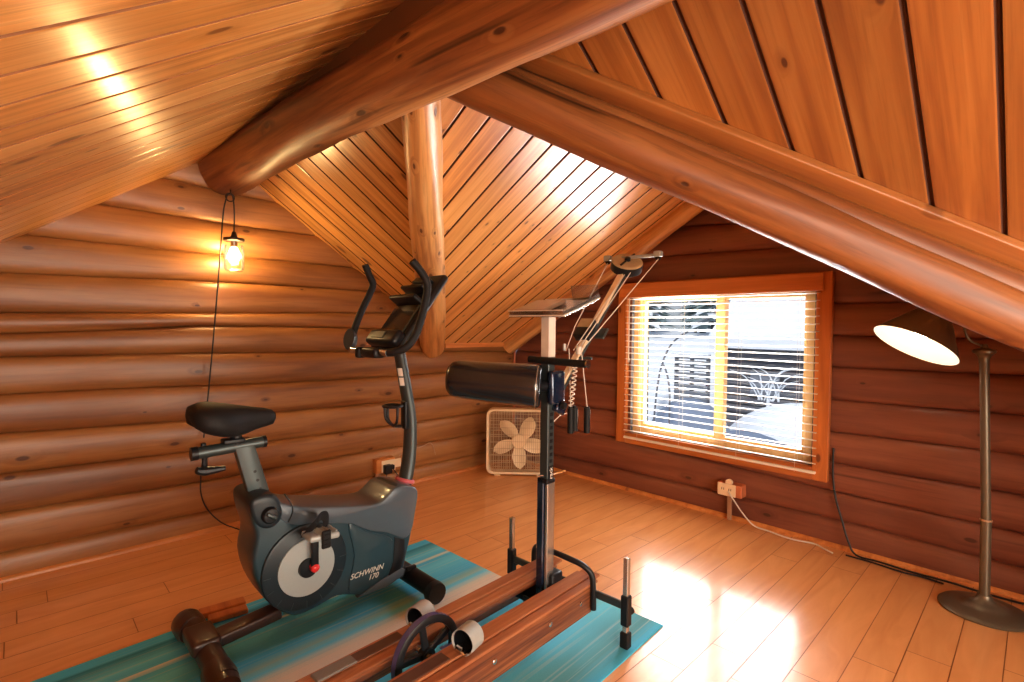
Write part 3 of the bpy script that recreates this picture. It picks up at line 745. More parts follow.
rug('floor_mat', -1.90, 0, -.60, 0, math.radians(3.0), M['rug2'], 'teal rug lying under the wooden ski machine', (-1.405, -1.665))

# ------------------------------------------------------------------ exercise bike (faces +x; its middle plane is y = -1.27)
bk = empty('exercise_bike', (-2.4, -1.27, 0)); tag(bk, 'dark slate upright exercise bike standing on the teal rug', 'exercise bike')
def bp(mb, name, mat, par=None, **k):
    o = mb.build(name, mat, par or bk, **k)
    o.matrix_parent_inverse = Matrix.Translation(-Vector(bk.location)) if par is None or par is bk else Matrix.Identity(4)
    return o
YN, YF = -1.37, -1.17
outline = [(-2.640, 0.560), (-2.592, 0.578), (-2.545, 0.548), (-2.467, 0.512), (-2.390, 0.492), (-2.309, 0.474), (-2.235, 0.458), (-2.169, 0.449), (-2.115, 0.458), (-2.075, 0.485), (-2.045, 0.505), (-1.995, 0.492), (-1.945, 0.462),
           (-1.948, 0.380), (-1.970, 0.270), (-1.995, 0.180), (-2.020, 0.105), (-2.100, 0.078), (-2.190, 0.066), (-2.250, 0.090), (-2.320, 0.112), (-2.390, 0.100), (-2.468, 0.093), (-2.517, 0.115), (-2.569, 0.170), (-2.616, 0.261), (-2.636, 0.355), (-2.624, 0.440), (-2.640, 0.506)]
body = bp(MB().prism(smooth_poly(outline, 3), YN, YF, ins=.018, crown=True), 'body_shell', M['slate'], smooth=60)
top = [(-2.590, .572), (-2.545, .552), (-2.467, .516), (-2.309, .478), (-2.169, .453), (-2.115, .462), (-2.060, .500), (-1.995, .496), (-1.942, .462), (-1.955, .36), (-1.975, .285), (-2.019, .262), (-2.10, .310), (-2.178, .340), (-2.267, .390), (-2.350, .415), (-2.45, .435), (-2.520, .460), (-2.56, .51)]
bp(MB().prism(smooth_poly(top, 3), YN-.003, YF+.003, ins=.009, crown=True), 'top_cover', M['slate_lt'], smooth=60)
# raised lower-front panel and dark slot
pan = [(-2.275, .400), (-2.19, .345), (-2.085, .290), (-2.075, .24), (-2.085, .17), (-2.135, .118), (-2.22, .105), (-2.275, .13), (-2.25, .26)]
bp(MB().prism(smooth_poly(pan, 3), YN-.007, YN+.02, ins=.006), 'side_panel', M['slate'], smooth=40)
slot = [(-2.062, .285), (-2.012, .262), (-2.010, .20), (-2.035, .128), (-2.095, .118), (-2.068, .18)]
bp(MB().prism(slot, YN-.004, YN+.02, ins=.004), 'dark_slot', M['black'])
bp(MB().prism([(-2.235, .082), (-2.16, .112), (-2.03, .140), (-2.012, .128), (-2.02, .105), (-2.10, .080)], YN-.006, YN+.02, ins=.004), 'silver_swoosh', M['slate_lt'])
# round drive cover, dial ring, hub
Ry = rotm('X', PI/2)         # local z -> -y
cx, cz = -2.446, .281
def disc(r0, prof, name, mat, par=None, c=None, n=48): return bp(MB().lathe(prof, Ry, c or (cx, YN, cz), n), name, mat, par, smooth=40)
disc(0, [(0, .012), (.150, .012), (.160, .008), (.163, 0)], 'drive_cover', M['slate_dk'])
disc(0, [(.108, .010), (.107, .016), (.0, .018)], 'crank_disc', M['silver'])
for k in range(9):
    a = PI+PI*k/8; c_, s_ = math.cos(a), math.sin(a)
    bp(MB().box((cx+.143*c_, YN-.0125, cz+.143*s_), (.026, .001, .0022), rotm('Y', -a)), 'dial_mark', M['gunmetal'])
disc(0, [(.036, .012), (.034, .030), (0, .032)], 'hub', M['black'])
disc(0, [(.016, .02), (.016, .052), (.010, .058), (0, .060)], 'axle_cap', M['red'], c=(cx+.016, YN, cz+.004), n=24)
def crank(sy, dirz, name):
    y = YN-.045 if sy < 0 else YF+.045
    mb = MB().box((cx+.016, y, cz+dirz*.075), (.028, .016, .16), bev=.006); o = bp(mb, name, M['black'])
    yp = y+sy*.06; zp = cz+dirz*.150
    p = MB().box((cx+.012, yp, zp), (.112, .085, .022), rotm('Y', .08), bev=.008)
    for k in range(5): p.box((cx+.012-.045+.0225*k, yp, zp+.012), (.008, .07, .006), rotm('Y', .08), bev=.002)
    pd = bp(p, 'pedal', M['silver'] if sy < 0 else M['black'])
    s = MB(); s.tube([(cx-.028, yp+sy*-.045, zp-.01), (cx-.02, yp-.02, zp+.05), (cx+.012, yp, zp+.066), (cx+.04, yp+.02, zp+.05), (cx+.05, yp+.045*1, zp-.01)], .018, 8, smooth=5, flat=(.16, 1))
    s.box((cx+.012, yp+sy*.048, zp-.004), (.034, .012, .065), bev=.004)
    for k in range(3): s.box((cx+.012, yp+sy*.056, zp-.022+k*.018), (.020, .006, .005))
    bp(s, 'pedal_strap', M['black_soft']); return o
crank(-1, 1, 'crank_arm'); crank(1, -1, 'crank_arm')
# seat collar with knob
col = [(-2.640, .572), (-2.60, .588), (-2.552, .573), (-2.528, .518), (-2.540, .475), (-2.575, .458), (-2.612, .472), (-2.636, .515)]
bp(MB().prism(smooth_poly(col, 3), YN-.006, YF+.006, ins=.015, rounds=3), 'seat_collar', M['slate_dk'], smooth=50)
disc(0, [(.030, .0), (.030, .010), (.024, .018), (0, .020)], 'adjust_knob', M['black'], c=(-2.578, YN-.008, .512), n=20)
mb = MB().box((-2.578, YN-.030, .512), (.042, .014, .014), rotm('Y', .6), bev=.005); bp(mb, 'knob_grip', M['gunmetal'])
bp(MB().tube([(-2.525, YN-.004, .575), (-2.500, YN-.006, .53), (-2.497, YN-.006, .50), (-2.512, YN-.006, .468)], .0025, 6, smooth=4), 'cover_seam', M['black'])
# seat post, slider, saddle
ym = -1.27
R = aim((-.064, 0, .222)); L_ = .25
mb = MB().box((-2.604, ym, .637), (.036, .068, .27), R @ rotm('Z', PI/2) if False else R, bev=.006)
# post section 70 mm fore-aft
mb = MB(); mb.prism([(-2.668, .755), (-2.600, .755), (-2.528, .50), (-2.602, .50)], ym-.020, ym+.020, ins=.004); bp(mb, 'seat_post', M['gunmetal'])
for k in range(4): bp(MB().lathe([(.0055, 0), (.0055, .0015), (0, .0015)], Ry, (-2.600+.009*k+.0, ym-.020, .655-.034*k), 10), 'post_hole', M['black'])
bp(MB().tube([(-2.785, ym, .748), (-2.566, ym, .757)], .021, 16), 'seat_slider', M['gunmetal'])
bp(MB().tube([(-2.800, ym, .7475), (-2.780, ym, .748)], .024, 16), 'end_cap', M['black']); bp(MB().tube([(-2.568, ym, .757), (-2.556, ym, .7575)], .0225, 16), 'end_cap', M['black'])
mb = MB().tube([(-2.758, ym, .745), (-2.758, ym, .69)], .009, 10); mb.tube([(-2.785, ym-.01, .692), (-2.758, ym-.01, .684), (-2.70, ym-.03, .688)], [.012, .017, .008], 10, smooth=4); mb.lathe([(.02, 0), (.022, .012), (.016, .022), (0, .022)], None, (-2.758, ym, .672), 14)
bp(mb, 'slider_knob', M['black'])
# saddle: lofted sections from rear to nose
mb = MB(); secs = [(-2.806, .045, .900, .862), (-2.798, .080, .916, .838), (-2.775, .098, .924, .818), (-2.745, .105, .926, .805), (-2.715, .100, .920, .795), (-2.68, .088, .912, .790), (-2.64, .056, .902, .792), (-2.60, .042, .892, .804), (-2.56, .036, .884, .812), (-2.535, .028, .876, .818), (-2.522, .012, .862, .835)]
n = 22; rings = []
for (x, hw, zt, zb) in secs:
    b = len(mb.v)
    for k in range(n):
        a = 2*PI*k/n; c_, s_ = math.cos(a), math.sin(a)
        yy = hw*math.copysign(abs(c_)**.75, c_)
        zz = (zt+zb)/2 + (zt-zb)/2*math.copysign(abs(s_)**.7, s_)
        if s_ < 0: zz = zz + (abs(yy)/max(hw, .01))*.0
        zz -= .12*abs(yy)*(1 if s_ > 0 else .2)
        if s_ < 0 and abs(c_) < .7: zz += .028*(1-abs(c_)/.7)*min(1, hw/.1)
        mb.v.append((x, ym+yy, zz))
    rings.append(b)
for b0, b1 in zip(rings, rings[1:]):
    for k in range(n): mb.face((b0+k, b0+(k+1) % n, b1+(k+1) % n, b1+k))
mb.face([rings[0]+k for k in range(n)][::-1]); mb.face([rings[-1]+k for k in range(n)])
bp(mb, 'saddle', M['black_soft'], smooth=70)
bp(MB().tube([(-2.655, ym, .76), (-2.66, ym, .82)], .020, 12).box((-2.668, ym, .776), (.07, .05, .018), bev=.005), 'saddle_clamp', M['black'])
# mast
bp(MB().tube([(-1.965, ym, .40), (-1.950, ym, .47), (-1.934, ym, .54), (-1.922, ym, .63), (-1.922, ym, .77), (-1.948, ym, .92), (-1.972, ym, 1.04), (-1.985, ym, 1.10)], [.036, .035, .034, .033, .031, .029, .028, .027], 20, smooth=5, flat=(1.15, .85)), 'mast', M['gunmetal'])
bp(MB().lathe([(.044, 0), (.047, .005), (.047, .012), (.043, .017)], aim((.3, 0, 1)), (-1.950, ym, .480), 24, sq=(1.05, .9)), 'mast_collar', M['pink'])
mb = MB()
for k, (z0, z1) in enumerate(((.925, .962), (.968, 1.005))):
    n2 = 6
    for j in range(n2):
        a0 = -2.75+j*.2; a1 = a0+.2
        def q(a, z): xx = -1.949-(z-.92)*.2; r = .0298; return (xx+r*math.cos(a)*1.12, ym+r*math.sin(a)*.92, z)
        mb.quad([q(a0, z0), q(a1, z0), q(a1, z1), q(a0, z1)])
bp(mb, 'sticker', M['white'], smooth=0)
# bottle holder
mb = MB().box((-1.953, ym-.005, .79), (.02, .04, .13), bev=.006)
pts = [(-1.968+.0, ym, .835)]
for k in range(13):
    a = 2*PI*k/12; pts.append((-2.013+.042*math.cos(a), ym+.042*math.sin(a), .835-.0*math.cos(a)))
mb.tube(pts[1:], .0065, 8)
mb.tube([(-2.053, ym, .835), (-2.046, ym, .78), (-2.008, ym, .745), (-1.968, ym, .738)], .0065, 8, smooth=4)
mb.tube([(-2.013, ym-.042, .835), (-2.013, ym-.036, .77), (-2.008, ym, .745)], .006, 8, smooth=4)
mb.tube([(-2.013, ym+.042, .835), (-2.013, ym+.036, .77), (-2.008, ym, .745)], .006, 8, smooth=4)
bp(mb, 'bottle_cage', M['black'])
# handlebar
bp(MB().tube([(-2.032, -1.050, 1.482), (-2.005, -1.045, 1.43), (-1.985, -1.04, 1.39), (-2.010, -1.04, 1.33), (-2.042, -1.04, 1.268), (-2.075, -1.04, 1.19), (-2.095, -1.045, 1.13)], .0165, 14, smooth=5), 'handlebar_horn', M['black_soft'])
bp(MB().tube([(-2.040, -1.462, 1.465), (-2.0, -1.467, 1.425), (-1.975, -1.47, 1.387), (-1.968, -1.47, 1.35), (-1.98, -1.47, 1.29), (-2.00, -1.47, 1.221), (-2.025, -1.465, 1.155), (-2.06, -1.45, 1.105), (-2.10, -1.41, 1.085), (-2.11, -1.34, 1.08)], .0165, 14, smooth=5), 'handlebar_horn', M['black_soft'])
bp(MB().tube([(-2.098, -1.04, 1.13), (-2.105, -1.06, 1.09), (-2.11, -1.12, 1.080), (-2.11, -1.34, 1.080)], .0135, 12, smooth=5), 'crossbar', M['chrome'])
bp(MB().lathe([(0, -.020), (.030, -.020), (.034, -.012), (.034, .012), (.030, .020), (0, .020)], aim((-.75, -.55, .25)), (-2.100, -1.04, 1.128), 24, sq=(.85, 1.55)), 'horn_cap', M['gunmetal'])
bp(MB().box((-2.11, ym, 1.078), (.06, .12, .045), bev=.014).box((-2.11, -1.16, 1.074), (.05, .035, .05), bev=.012).tube([(-2.05, ym, 1.085), (-1.985, ym, 1.085)], .028, 12), 'bar_clamp', M['black'])
for y0 in (-1.105, -1.365): bp(MB().tube([(-2.11, y0-.03, 1.081), (-2.11, y0+.03, 1.081)], .0155, 14), 'pulse_grip', M['chrome'])
# console: slab facing the rider, hollow media shelf
ang = math.atan2(.31, .33)
def cs(u, w): # u along the slab from its lower edge, w out of the face toward the rider
    du = Vector((.60, 0, .80)); dw = Vector((-.80, 0, .60)); return Vector((-2.055, ym, 1.105))+du*u+dw*w
Rc = Matrix((Vector((.60, 0, .80)), Vector((0, 1, 0)), Vector((-.80, 0, .60)))).transposed()
Rc = Matrix(((.60, 0, -.80), (0, 1, 0), (.80, 0, .60)))
cw = .245
def cbox(u, v, w, du, dv, dw, bev=.004): return MB().box(cs(u, w)+Vector((0, v, 0)), (du, dv, dw), Rc, bev=bev)
bp(cbox(.20, 0, -.01, .42, cw, .036, .016), 'console_back', M['black'], smooth=50)
bp(cbox(.135, 0, .012, .175, cw*.78, .012), 'console_screen', plain('dark_screen', (.05, .042, .025), .15, coat=.5))
mb = cbox(.03, 0, .020, .075, cw*.98, .05, .018); bp(mb, 'console_pod', M['black'], smooth=50)
bp(cbox(.232, 0, .034, .020, cw*.86, .07, .006), 'media_shelf', M['black'])
bp(cbox(.300, 0, .030, .016, cw*.72, .055, .006), 'media_shelf', M['black'])
bp(cbox(.355, 0, .016, .014, cw*.6, .03, .004), 'media_shelf', M['black'])
bp(cbox(.03, .02, .047, .035, .10, .004), 'console_button_panel', M['gunmetal'])
# stabilizers
bp(MB().tube([(-1.945, -1.02, .062), (-1.945, -1.49, .062)], .038, 20), 'front_stabilizer', M['black'])
for yy, yd in ((-1.49, -1.525), (-1.02, -.99)): bp(MB().tube([(-1.945, yy, .054), (-1.945, (yy+yd)/2, .053), (-1.945, yd, .053)], [.046, .047, .044], 20), 'stabilizer_cap', M['slate_dk'])
bp(MB().box((-1.985, ym, .085), (.10, .10, .05), bev=.014), 'front_bracket', M['slate_dk'])
bp(MB().box((-1.955, -1.335, .103), (.05, .02, .018), bev=.006), 'level_tab', M['black'])
bp(MB().tube([(-2.765, -1.06, .068), (-2.765, -1.53, .068)], .040, 20), 'rear_stabilizer', M['brown_plastic'])
bp(MB().tube([(-2.772, -1.025, .052), (-2.772, -1.05, .056), (-2.770, -1.10, .060), (-2.768, -1.14, .064)], [.040, .050, .052, .046], 20), 'stabilizer_cap', M['brown_plastic'])
bp(MB().tube([(-2.768, -1.44, .064), (-2.770, -1.49, .060), (-2.772, -1.555, .055)], [.046, .052, .046], 20), 'stabilizer_cap', M['brown_plastic'])
bp(MB().box((-2.770, -1.27, .092), (.092, .15, .05), bev=.014), 'rear_bracket', M['brown_plastic'])
bp(MB().box((-2.64, -1.275, .085), (.26, .075, .042), rotm('Y', -.10), bev=.010), 'rear_beam', M['brown_plastic'])
# lettering
def text(s, name, size, loc, R3, mat, par, base=None, ext=.0006, shear=0, spacing=1):
    cu = bpy.data.curves.new(name, 'FONT'); cu.body = s; cu.size = size; cu.extrude = ext; cu.shear = shear; cu.space_character = spacing
    cu.offset = size*.006
    cu.align_x = 'CENTER'; cu.align_y = 'CENTER'; cu.materials.append(mat)
    o = bpy.data.objects.new(name, cu); COL.objects.link(o)
    o.parent = par
    loc = Vector(loc) - (Vector(par.location) if base else Vector((0, 0, 0)))
    bpy.context.view_layer.update()
    me = bpy.data.meshes.new_from_object(o); me.name = name
    bpy.data.objects.remove(o); o = bpy.data.objects.new(name, me); COL.objects.link(o); o.parent = par
    o.matrix_local = Matrix.Translation(loc) @ R3.to_4x4(); return o
Rt = Matrix(((1, 0, 0), (0, 0, -1), (0, 1, 0)))     # text x -> +x, up -> +z, facing -y
text('SCHWINN', 'brand_lettering', .031, (-2.196, YN-.008, .178), Rt, M['white'], bk, True, shear=.35, spacing=1.02)
text('170', 'brand_lettering', .031, (-2.168, YN-.008, .150), Rt, M['white'], bk, True, shear=.35)

# ------------------------------------------------------------------ wooden ski machine; local x along the machine toward the window wall
gy = empty('ski_machine', (-1.62, -1.95, 0), math.radians(3.2)); tag(gy, 'wooden ski exercise machine with hip pad, upright post and pulley arm', 'ski machine')
def gp(mb, name, mat, par=None, **k): return mb.build(name, mat, par or gy, **k)
for s in (1, -1):
    # rail: bottom board, side panel, inner ledge
    mb = MB().box((-.70, s*.1325, .137), (1.38, .022, .104), bev=.003); gp(mb, 'side_panel', M['gym_side'])
    mb = MB().box((-.70, s*.085, .178), (1.38, .078, .022), bev=.003); gp(mb, 'rail_board', M['gym_wood'])
    # ski: wide strip with a groove beside a narrower strip
    mb = MB()
    if s > 0: mb.box((-.665, .1155, .1965), (1.37, .050, .015), bev=.002).box((-.665, .068, .1935), (1.37, .040, .011), bev=.002)
    else: mb.box((-.655, -.076, .1965), (1.37, .062, .015), bev=.002).box((-.655, -.128, .1935), (1.37, .034, .011), bev=.002)
    mb.box((.038, s*.094, .1995), (.05, .080, .010), rotm('Y', -.12), bev=.003)
    gp(mb, 'ski', M['gym_wood'])
    gp(MB().box((-.83 if s > 0 else -.80, s*.106 if s > 0 else -.080, .2055), (.21, .042, .004), bev=.001), 'ski_grip_strip', plain('dark_grip_strip', (.10, .045, .028), .6))
    gp(MB().box((-.955, s*.105, .2075), (.125, .046, .008), bev=.012), 'heel_pad', plain('grey_heel_pad', (.17, .15, .135), .6, bump=.6, nscale=300))
    # toe cup: a short open band
    cxu, cv = (-.655, .098) if s > 0 else (-.630, -.105)
    Rx = rotm('Z', .25 if s > 0 else .2) @ rotm('Y', PI/2)
    gp(MB().lathe([(.040, -.028), (.043, -.030), (.043, .034), (.040, .036), (.0385, .034), (.0385, -.026), (.040, -.028)], Rx*.93, (cxu, cv, .241), 28, caps=False), 'toe_cup', M['silver'])
    gp(MB().lathe([(.0375, -.024), (.0375, .026), (0, .026)], Rx*.93, (cxu, cv, .241), 28, caps=False), 'toe_cup_lining', M['black'])
    gp(MB().box((cxu-.01, cv, .212), (.05, .045, .012), bev=.003).tube([(cxu-.03, cv-.012, .222), (cxu-.03, cv+.012, .222)], .008, 8), 'toe_cup_mount', M['chrome'])
mb = MB()
for u in (-.085, -.27, -.55, -.95): mb.lathe([(.009, 0), (.009, .003), (.004, .005), (0, .005)], Ry, (u, -.1435, .148), 12)
gp(mb, 'bolt', M['chrome'])
# rear cross members (mostly outside the frame)
gp(MB().box((-1.36, 0, .045), (.06, .46, .09), bev=.006), 'rear_foot', M['gym_side'])
gp(MB().box((-1.0, 0, .125), (.03, .25, .045), bev=.004), 'cross_bracket', M['gunmetal'])
gp(MB().box((-.11, 0, .125), (.12, .24, .03), bev=.006), 'base_plate', M['black'])
# flywheel
mb = MB(); fc = (-.705, 0, .178)
mb.lathe([(.098, -.011), (.118, -.013), (.122, -.011), (.122, .011), (.118, .013), (.098, .011), (.098, -.011)], Ry, fc, 44, caps=False)
for k in range(5):
    a = 2*PI*k/5+.5; c_, s_ = math.cos(a), math.sin(a)
    mb.box((fc[0]+.06*c_, 0, fc[2]+.06*s_), (.085, .012, .024), rotm('Y', -a), bev=.004)
mb.lathe([(.024, -.014), (.024, .014)], Ry, fc, 20)
fw = gp(mb, 'flywheel', M['black'])
gp(MB().lathe([(.1225, -.009), (.1232, -.009), (.1232, .009), (.1225, .009)], Ry, fc, 44, caps=False), 'drive_belt', plain('blue_belt', (.09, .09, .24), .25, coat=.5), None)
gp(MB().tube([(fc[0], -.13, fc[2]), (fc[0], .13, fc[2])], .010, 12), 'axle', M['steel'])
gp(MB().box((-.40, -.018, .150), (.52, .024, .002), rotm('Y', .12)), 'resistance_strap', plain('blue_strap', (.16, .26, .75), .5))
gp(MB().tube([(-.16, .02, .12), (-.19, .05, .15), (-.2, .03, .12), (-.15, .0, .11)], .002, 6, smooth=4), 'small_wire', M['cord_black'])
# front crossbar, adjustable legs, hoop
gp(MB().box((0, 0, .158), (.012, .56, .030), bev=.003), 'crossbar', M['gunmetal'])
for s in (1, -1):
    gp(MB().box((0, s*.29, .20), (.020, .020, .285), bev=.002), 'leg', M['steel'])
    gp(MB().box((0, s*.29, .145), (.032, .032, .115), bev=.004), 'leg_sleeve', M['black'])
    gp(MB().box((0, s*.29, .034), (.034, .034, .060), bev=.006), 'rubber_foot', M['black_soft'])
    gp(MB().lathe([(.009, 0), (.014, .01), (.014, .024), (0, .026)], aim((1, 0, 0)), (.015, s*.29, .13), 12), 'leg_knob', M['black'])
gp(MB().tube([(-.012, .150, .10), (-.012, .151, .19), (-.014, .146, .245), (-.022, .118, .272), (-.04, .07, .282), (-.05, 0, .286), (-.05, -.07, .284), (-.035, -.118, .270), (-.018, -.146, .238), (-.014, -.153, .19), (-.012, -.153, .10)], .0115, 12, smooth=5), 'support_hoop', M['black'])
# upright
PU = -.125
gp(MB().box((PU-.004, .010, .345), (.040, .034, .53), bev=.004), 'lower_post', M['blue_steel'])
gp(MB().box((PU+.006, -.016, .35), (.044, .014, .50), bev=.002), 'post_bright_face', M['steel'])  # steel face added for the floor's bright reflection on this side of the post
gp(MB().box((PU+.030, 0, .16), (.07, .085, .15), bev=.010), 'post_foot', M['black'])
gp(MB().box((PU+.004, 0, .925), (.040, .040, .64), bev=.003), 'upper_post', M['gunmetal'])
gp(MB().box((PU+.004, 0, 1.165), (.042, .042, .17), bev=.003), 'post_lit_top', M['cord_white'])  # white box added so the top of the post looks brightly lit
mb = MB()
for k in range(9): mb.box((PU+.004, -.0205, .86-.026*k), (.016, .002, .014))
gp(mb, 'adjust_slots', M['black'])
gp(MB().box((PU+.004, -.0208, .585), (.030, .0015, .15)), 'name_plate', M['black'])
Rv = Matrix(((0, -1, 0), (0, 0, -1), (1, 0, 0)))
text('NordicTrack', 'brand_lettering', .026, (PU+.004, -.0222, .585), Rv, M['white'], gy, False)
gp(MB().tube([(PU-.03, .01, .62), (PU+.03, -.02, .622), (PU+.06, -.05, .635)], .004, 8, smooth=3), 'lock_pin', M['chrome'])
gp(MB().box((PU+.002, 0, .60), (.052, .052, .02), bev=.004), 'post_joint', M['black'])
# hip pad on a bracket
PDU = -.405
def w2l(p):
    d = Vector(p)-Vector(gy.location); return rotm('Z', -math.radians(3.2)) @ d
pa, pb = w2l((-2.022, -1.685, .995)), w2l((-1.800, -1.975, .972)); Lp = (pb-pa).length
prof = [(0, 0), (.032, .001), (.054, .008), (.067, .022), (.073, .045), (.077, Lp*.4), (.081, Lp*.75), (.084, Lp-.02), (.082, Lp-.006), (.074, Lp), (0, Lp+.002)]
gp(MB().lathe(prof, aim(pb-pa), pa, 44), 'hip_pad', M['black_gloss'], smooth=60)
gp(MB().tube([pb-(pb-pa).normalized()*.012+aim(pb-pa) @ Vector((.0835*math.cos(2*PI*k/40), .0835*math.sin(2*PI*k/40), 0)) for k in range(41)], .0018, 6), 'pad_piping', M['steel'])
gp(MB().tube([pb-(pb-pa)*.05, w2l((-1.745, -1.962, .97))], .022, 12), 'pad_bracket', M['black'])
gp(MB().box((PU+.015, -.032, .965), (.085, .030, .13), bev=.012).box((PU+.02, .03, .965), (.07, .03, .12), bev=.01).box((PU+.04, -.03, .885), (.06, .03, .05), rotm('Y', .5), bev=.008), 'post_clamp', M['blue_steel'])
gp(MB().lathe([(.012, 0), (.016, .008), (.012, .02), (0, .022)], Ry, (PU+.03, -.048, .895), 12), 'clamp_knob', M['black'])
gp(MB().tube([(PU-.03, .065, 1.070), (PU-.03, -.205, 1.066)], .0135, 14), 'grip_bar', M['black_soft'])
gp(MB().tube([(PU-.03, -.205, 1.066), (PU-.03, -.211, 1.066)], .0145, 14), 'grip_end', M['chrome'])
# pulley arm
A0 = Vector((PU+.03, 0, .90)); A1 = Vector((.445, 0, 1.475)); dA = (A1-A0).normalized()
RA = aim(dA, Vector((0, 1, 0)))
mid = (A0+A1)/2
RAx = Matrix((dA, Vector((0, 1, 0)), dA.cross(Vector((0, 1, 0))))).transposed()
gp(MB().box(mid, ((A1-A0).length, .030, .022), RAx, bev=.002), 'pulley_arm', M['arm_wood'])
gp(MB().box(mid+Vector((.010, -.0, -.014)), ((A1-A0).length*.98, .020, .006), RAx, bev=.001), 'arm_channel', M['gunmetal'])
gp(MB().box(mid+Vector((.0, -.020, -.004)), ((A1-A0).length*.9, .004, .010), RAx), 'arm_side_rail', M['gunmetal'])
dr = A1+dA*.02
Rd = aim((-.45, -.42, .80))
gp(MB().lathe([(.0, .026), (.064, .026), (.072, .020)], Rd, dr, 36), 'drum_face', M['drum'])
gp(MB().lathe([(.0725, .020), (.074, .010), (.074, -.018), (.066, -.024), (0, -.026)], Rd, dr, 36), 'drum_rim', M['black'])
gp(MB().box(dr+Rd @ Vector((0, 0, .032)), (.135, .010, .006), Rd @ rotm('Z', .9), bev=.002).lathe([(.014, .028), (.012, .042), (0, .044)], Rd, dr, 14), 'drum_knob', M['black'])
# T bar with end pulleys
Tz = 1.525; Tu = .455
gp(MB().box((Tu, -.03, Tz), (.014, .27, .014), bev=.002), 'cross_arm', M['silver'])
for v in (.10, -.16):
    gp(MB().box((Tu, v, Tz+.004), (.030, .034, .026), bev=.003), 'pulley_bracket', M['silver'])
    gp(MB().lathe([(.012, -.006), (.009, 0), (.012, .006)], aim((1, 0, 0)), (Tu, v, Tz-.012), 16), 'pulley_wheel', M['black'])
# cords from the T ends down to the lower pulleys
LP = Vector((.02, -.045, 1.105))
mb = MB()
mb.tube([(Tu, .10, Tz-.015), (LP.x+.08, .035, 1.20)], .0022, 6)
mb.tube([(LP.x+.08, .035, 1.20), (LP.x-.0, .02, 1.10)], .0022, 6)
mb.tube([(Tu, -.165, Tz-.015), (LP.x, -.058, LP.z)], .0022, 6)
mb.tube([(Tu-.02, -.045, Tz-.06), (LP.x, -.040, LP.z)], .0022, 6)
mb.tube([(Tu-.02, -.020, Tz-.06), (LP.x-.01, -.026, LP.z)], .0022, 6)
gp(mb, 'cord', M['cord_white'])
gp(MB().box(LP, (.022, .020, .034), bev=.006), 'lower_pulley', M['white'])
gp(MB().box(Vector((.012, .022, 1.115)), (.014, .012, .03), bev=.005), 'lower_pulley', M['silver'])
# display on the arm
dq = A0+dA*.40+Vector((-.032, .012, -.004))
gp(MB().box(dq, (.10, .070, .040), RAx, bev=.006), 'display', M['black'])
gp(MB().box(dq+RAx @ Vector((.022, 0, .0195 if RAx[2][2] > 0 else -.0195)), (.05, .07, .002), RAx), 'display_screen', M['drum'])
gp(MB().box(A0+dA*.40+Vector((.02, -.035, -.02)), (.06, .05, .012), RAx, bev=.004), 'display_clip', M['gunmetal'])
gp(MB().tube([A0+dA*.235+Vector((0, 0, 0)), A0+dA*.235+Vector((.01, -.07, .0))], .006, 8), 'arm_pin', M['gunmetal'])
# rope handles
for (u, v, z0, ln) in ((-.010, -.030, .872, .100), (.010, -.036, .874, .095), (.036, -.078, .874, .100)):
    gp(MB().tube([(u, v, z0-ln), (u, v, z0)], .0125, 12).tube([(u, v, z0), (u, v, z0+.006)], .008, 10), 'rope_handle', M['black_soft'])
    gp(MB().tube([(u+.012, v-.004, z0-ln+.01), (u+.014, v-.004, z0-.01)], .0022, 6), 'handle_cord', M['cord_white'])
mb = MB(); mb.tube([(.036, -.078, .877), (.022, -.056, 1.10)], .0022, 6); mb.tube([(-.010, -.030, .876), (.012, -.002, 1.11)], .0020, 6)
pts = []
for k in range(70):
    t = k/69; a = t*2*PI*10
    base = Vector((-.010, -.030, .878))*(1-t)+Vector((.012, -.036, 1.06))*t
    pts.append(base+Vector((.010*math.cos(a), .010*math.sin(a), 0)))
mb.tube(pts, .0028, 6)
gp(mb, 'rope', M['cord_white'])
gp(MB().tube([(PU+.02, -.02, .83), (-.07, -.025, .85), (-.035, -.03, .855)], .002, 6, smooth=4), 'thin_wire', M['cord_white'])
# reading tray on top of the post
Rt2 = rotm('Y', -.31)
def tr(u, v, w): return Vector((PU+.025, -.012, 1.272))+Rt2 @ Vector((u, v, w))
gp(MB().box(tr(0, -.0, 0), (.24, .265, .005), Rt2, bev=.002), 'reading_tray', M['acrylic'])
gp(MB().box(tr(-.118, 0, .012), (.005, .265, .022), Rt2, bev=.002).box(tr(.0, -.132, .010), (.24, .004, .018), Rt2).box(tr(.118, -.07, .03), (.004, .125, .055), Rt2), 'tray_lip', M['acrylic'])
gp(MB().tube([tr(-.121, .1325, .004), tr(-.121, -.1325, .004), tr(.12, -.1325, .004), tr(.12, .1325, .004), tr(-.121, .1325, .004)], .0028, 6).tube([tr(-.121, .1325, .024), tr(-.121, -.1325, .024)], .002, 6), 'tray_edge', M['cord_white'])
gp(MB().box(tr(-.025, .050, .014), (.15, .15, .016), Rt2, bev=.004), 'tray_console', plain('brown_console', (.36, .24, .16), .3, coat=.3))
gp(MB().box(tr(-.105, .055, .006), (.012, .16, .012), Rt2, bev=.003), 'tray_front', M['black'])
gp(MB().box((PU+.0, 0, 1.258), (.055, .055, .012), bev=.003).tube([(PU-.035, .06, 1.235), (PU-.035, .06, 1.26)], .005, 8).tube([(PU+.035, -.03, 1.235), (PU+.035, -.03, 1.26)], .005, 8), 'tray_mount', M['silver'])

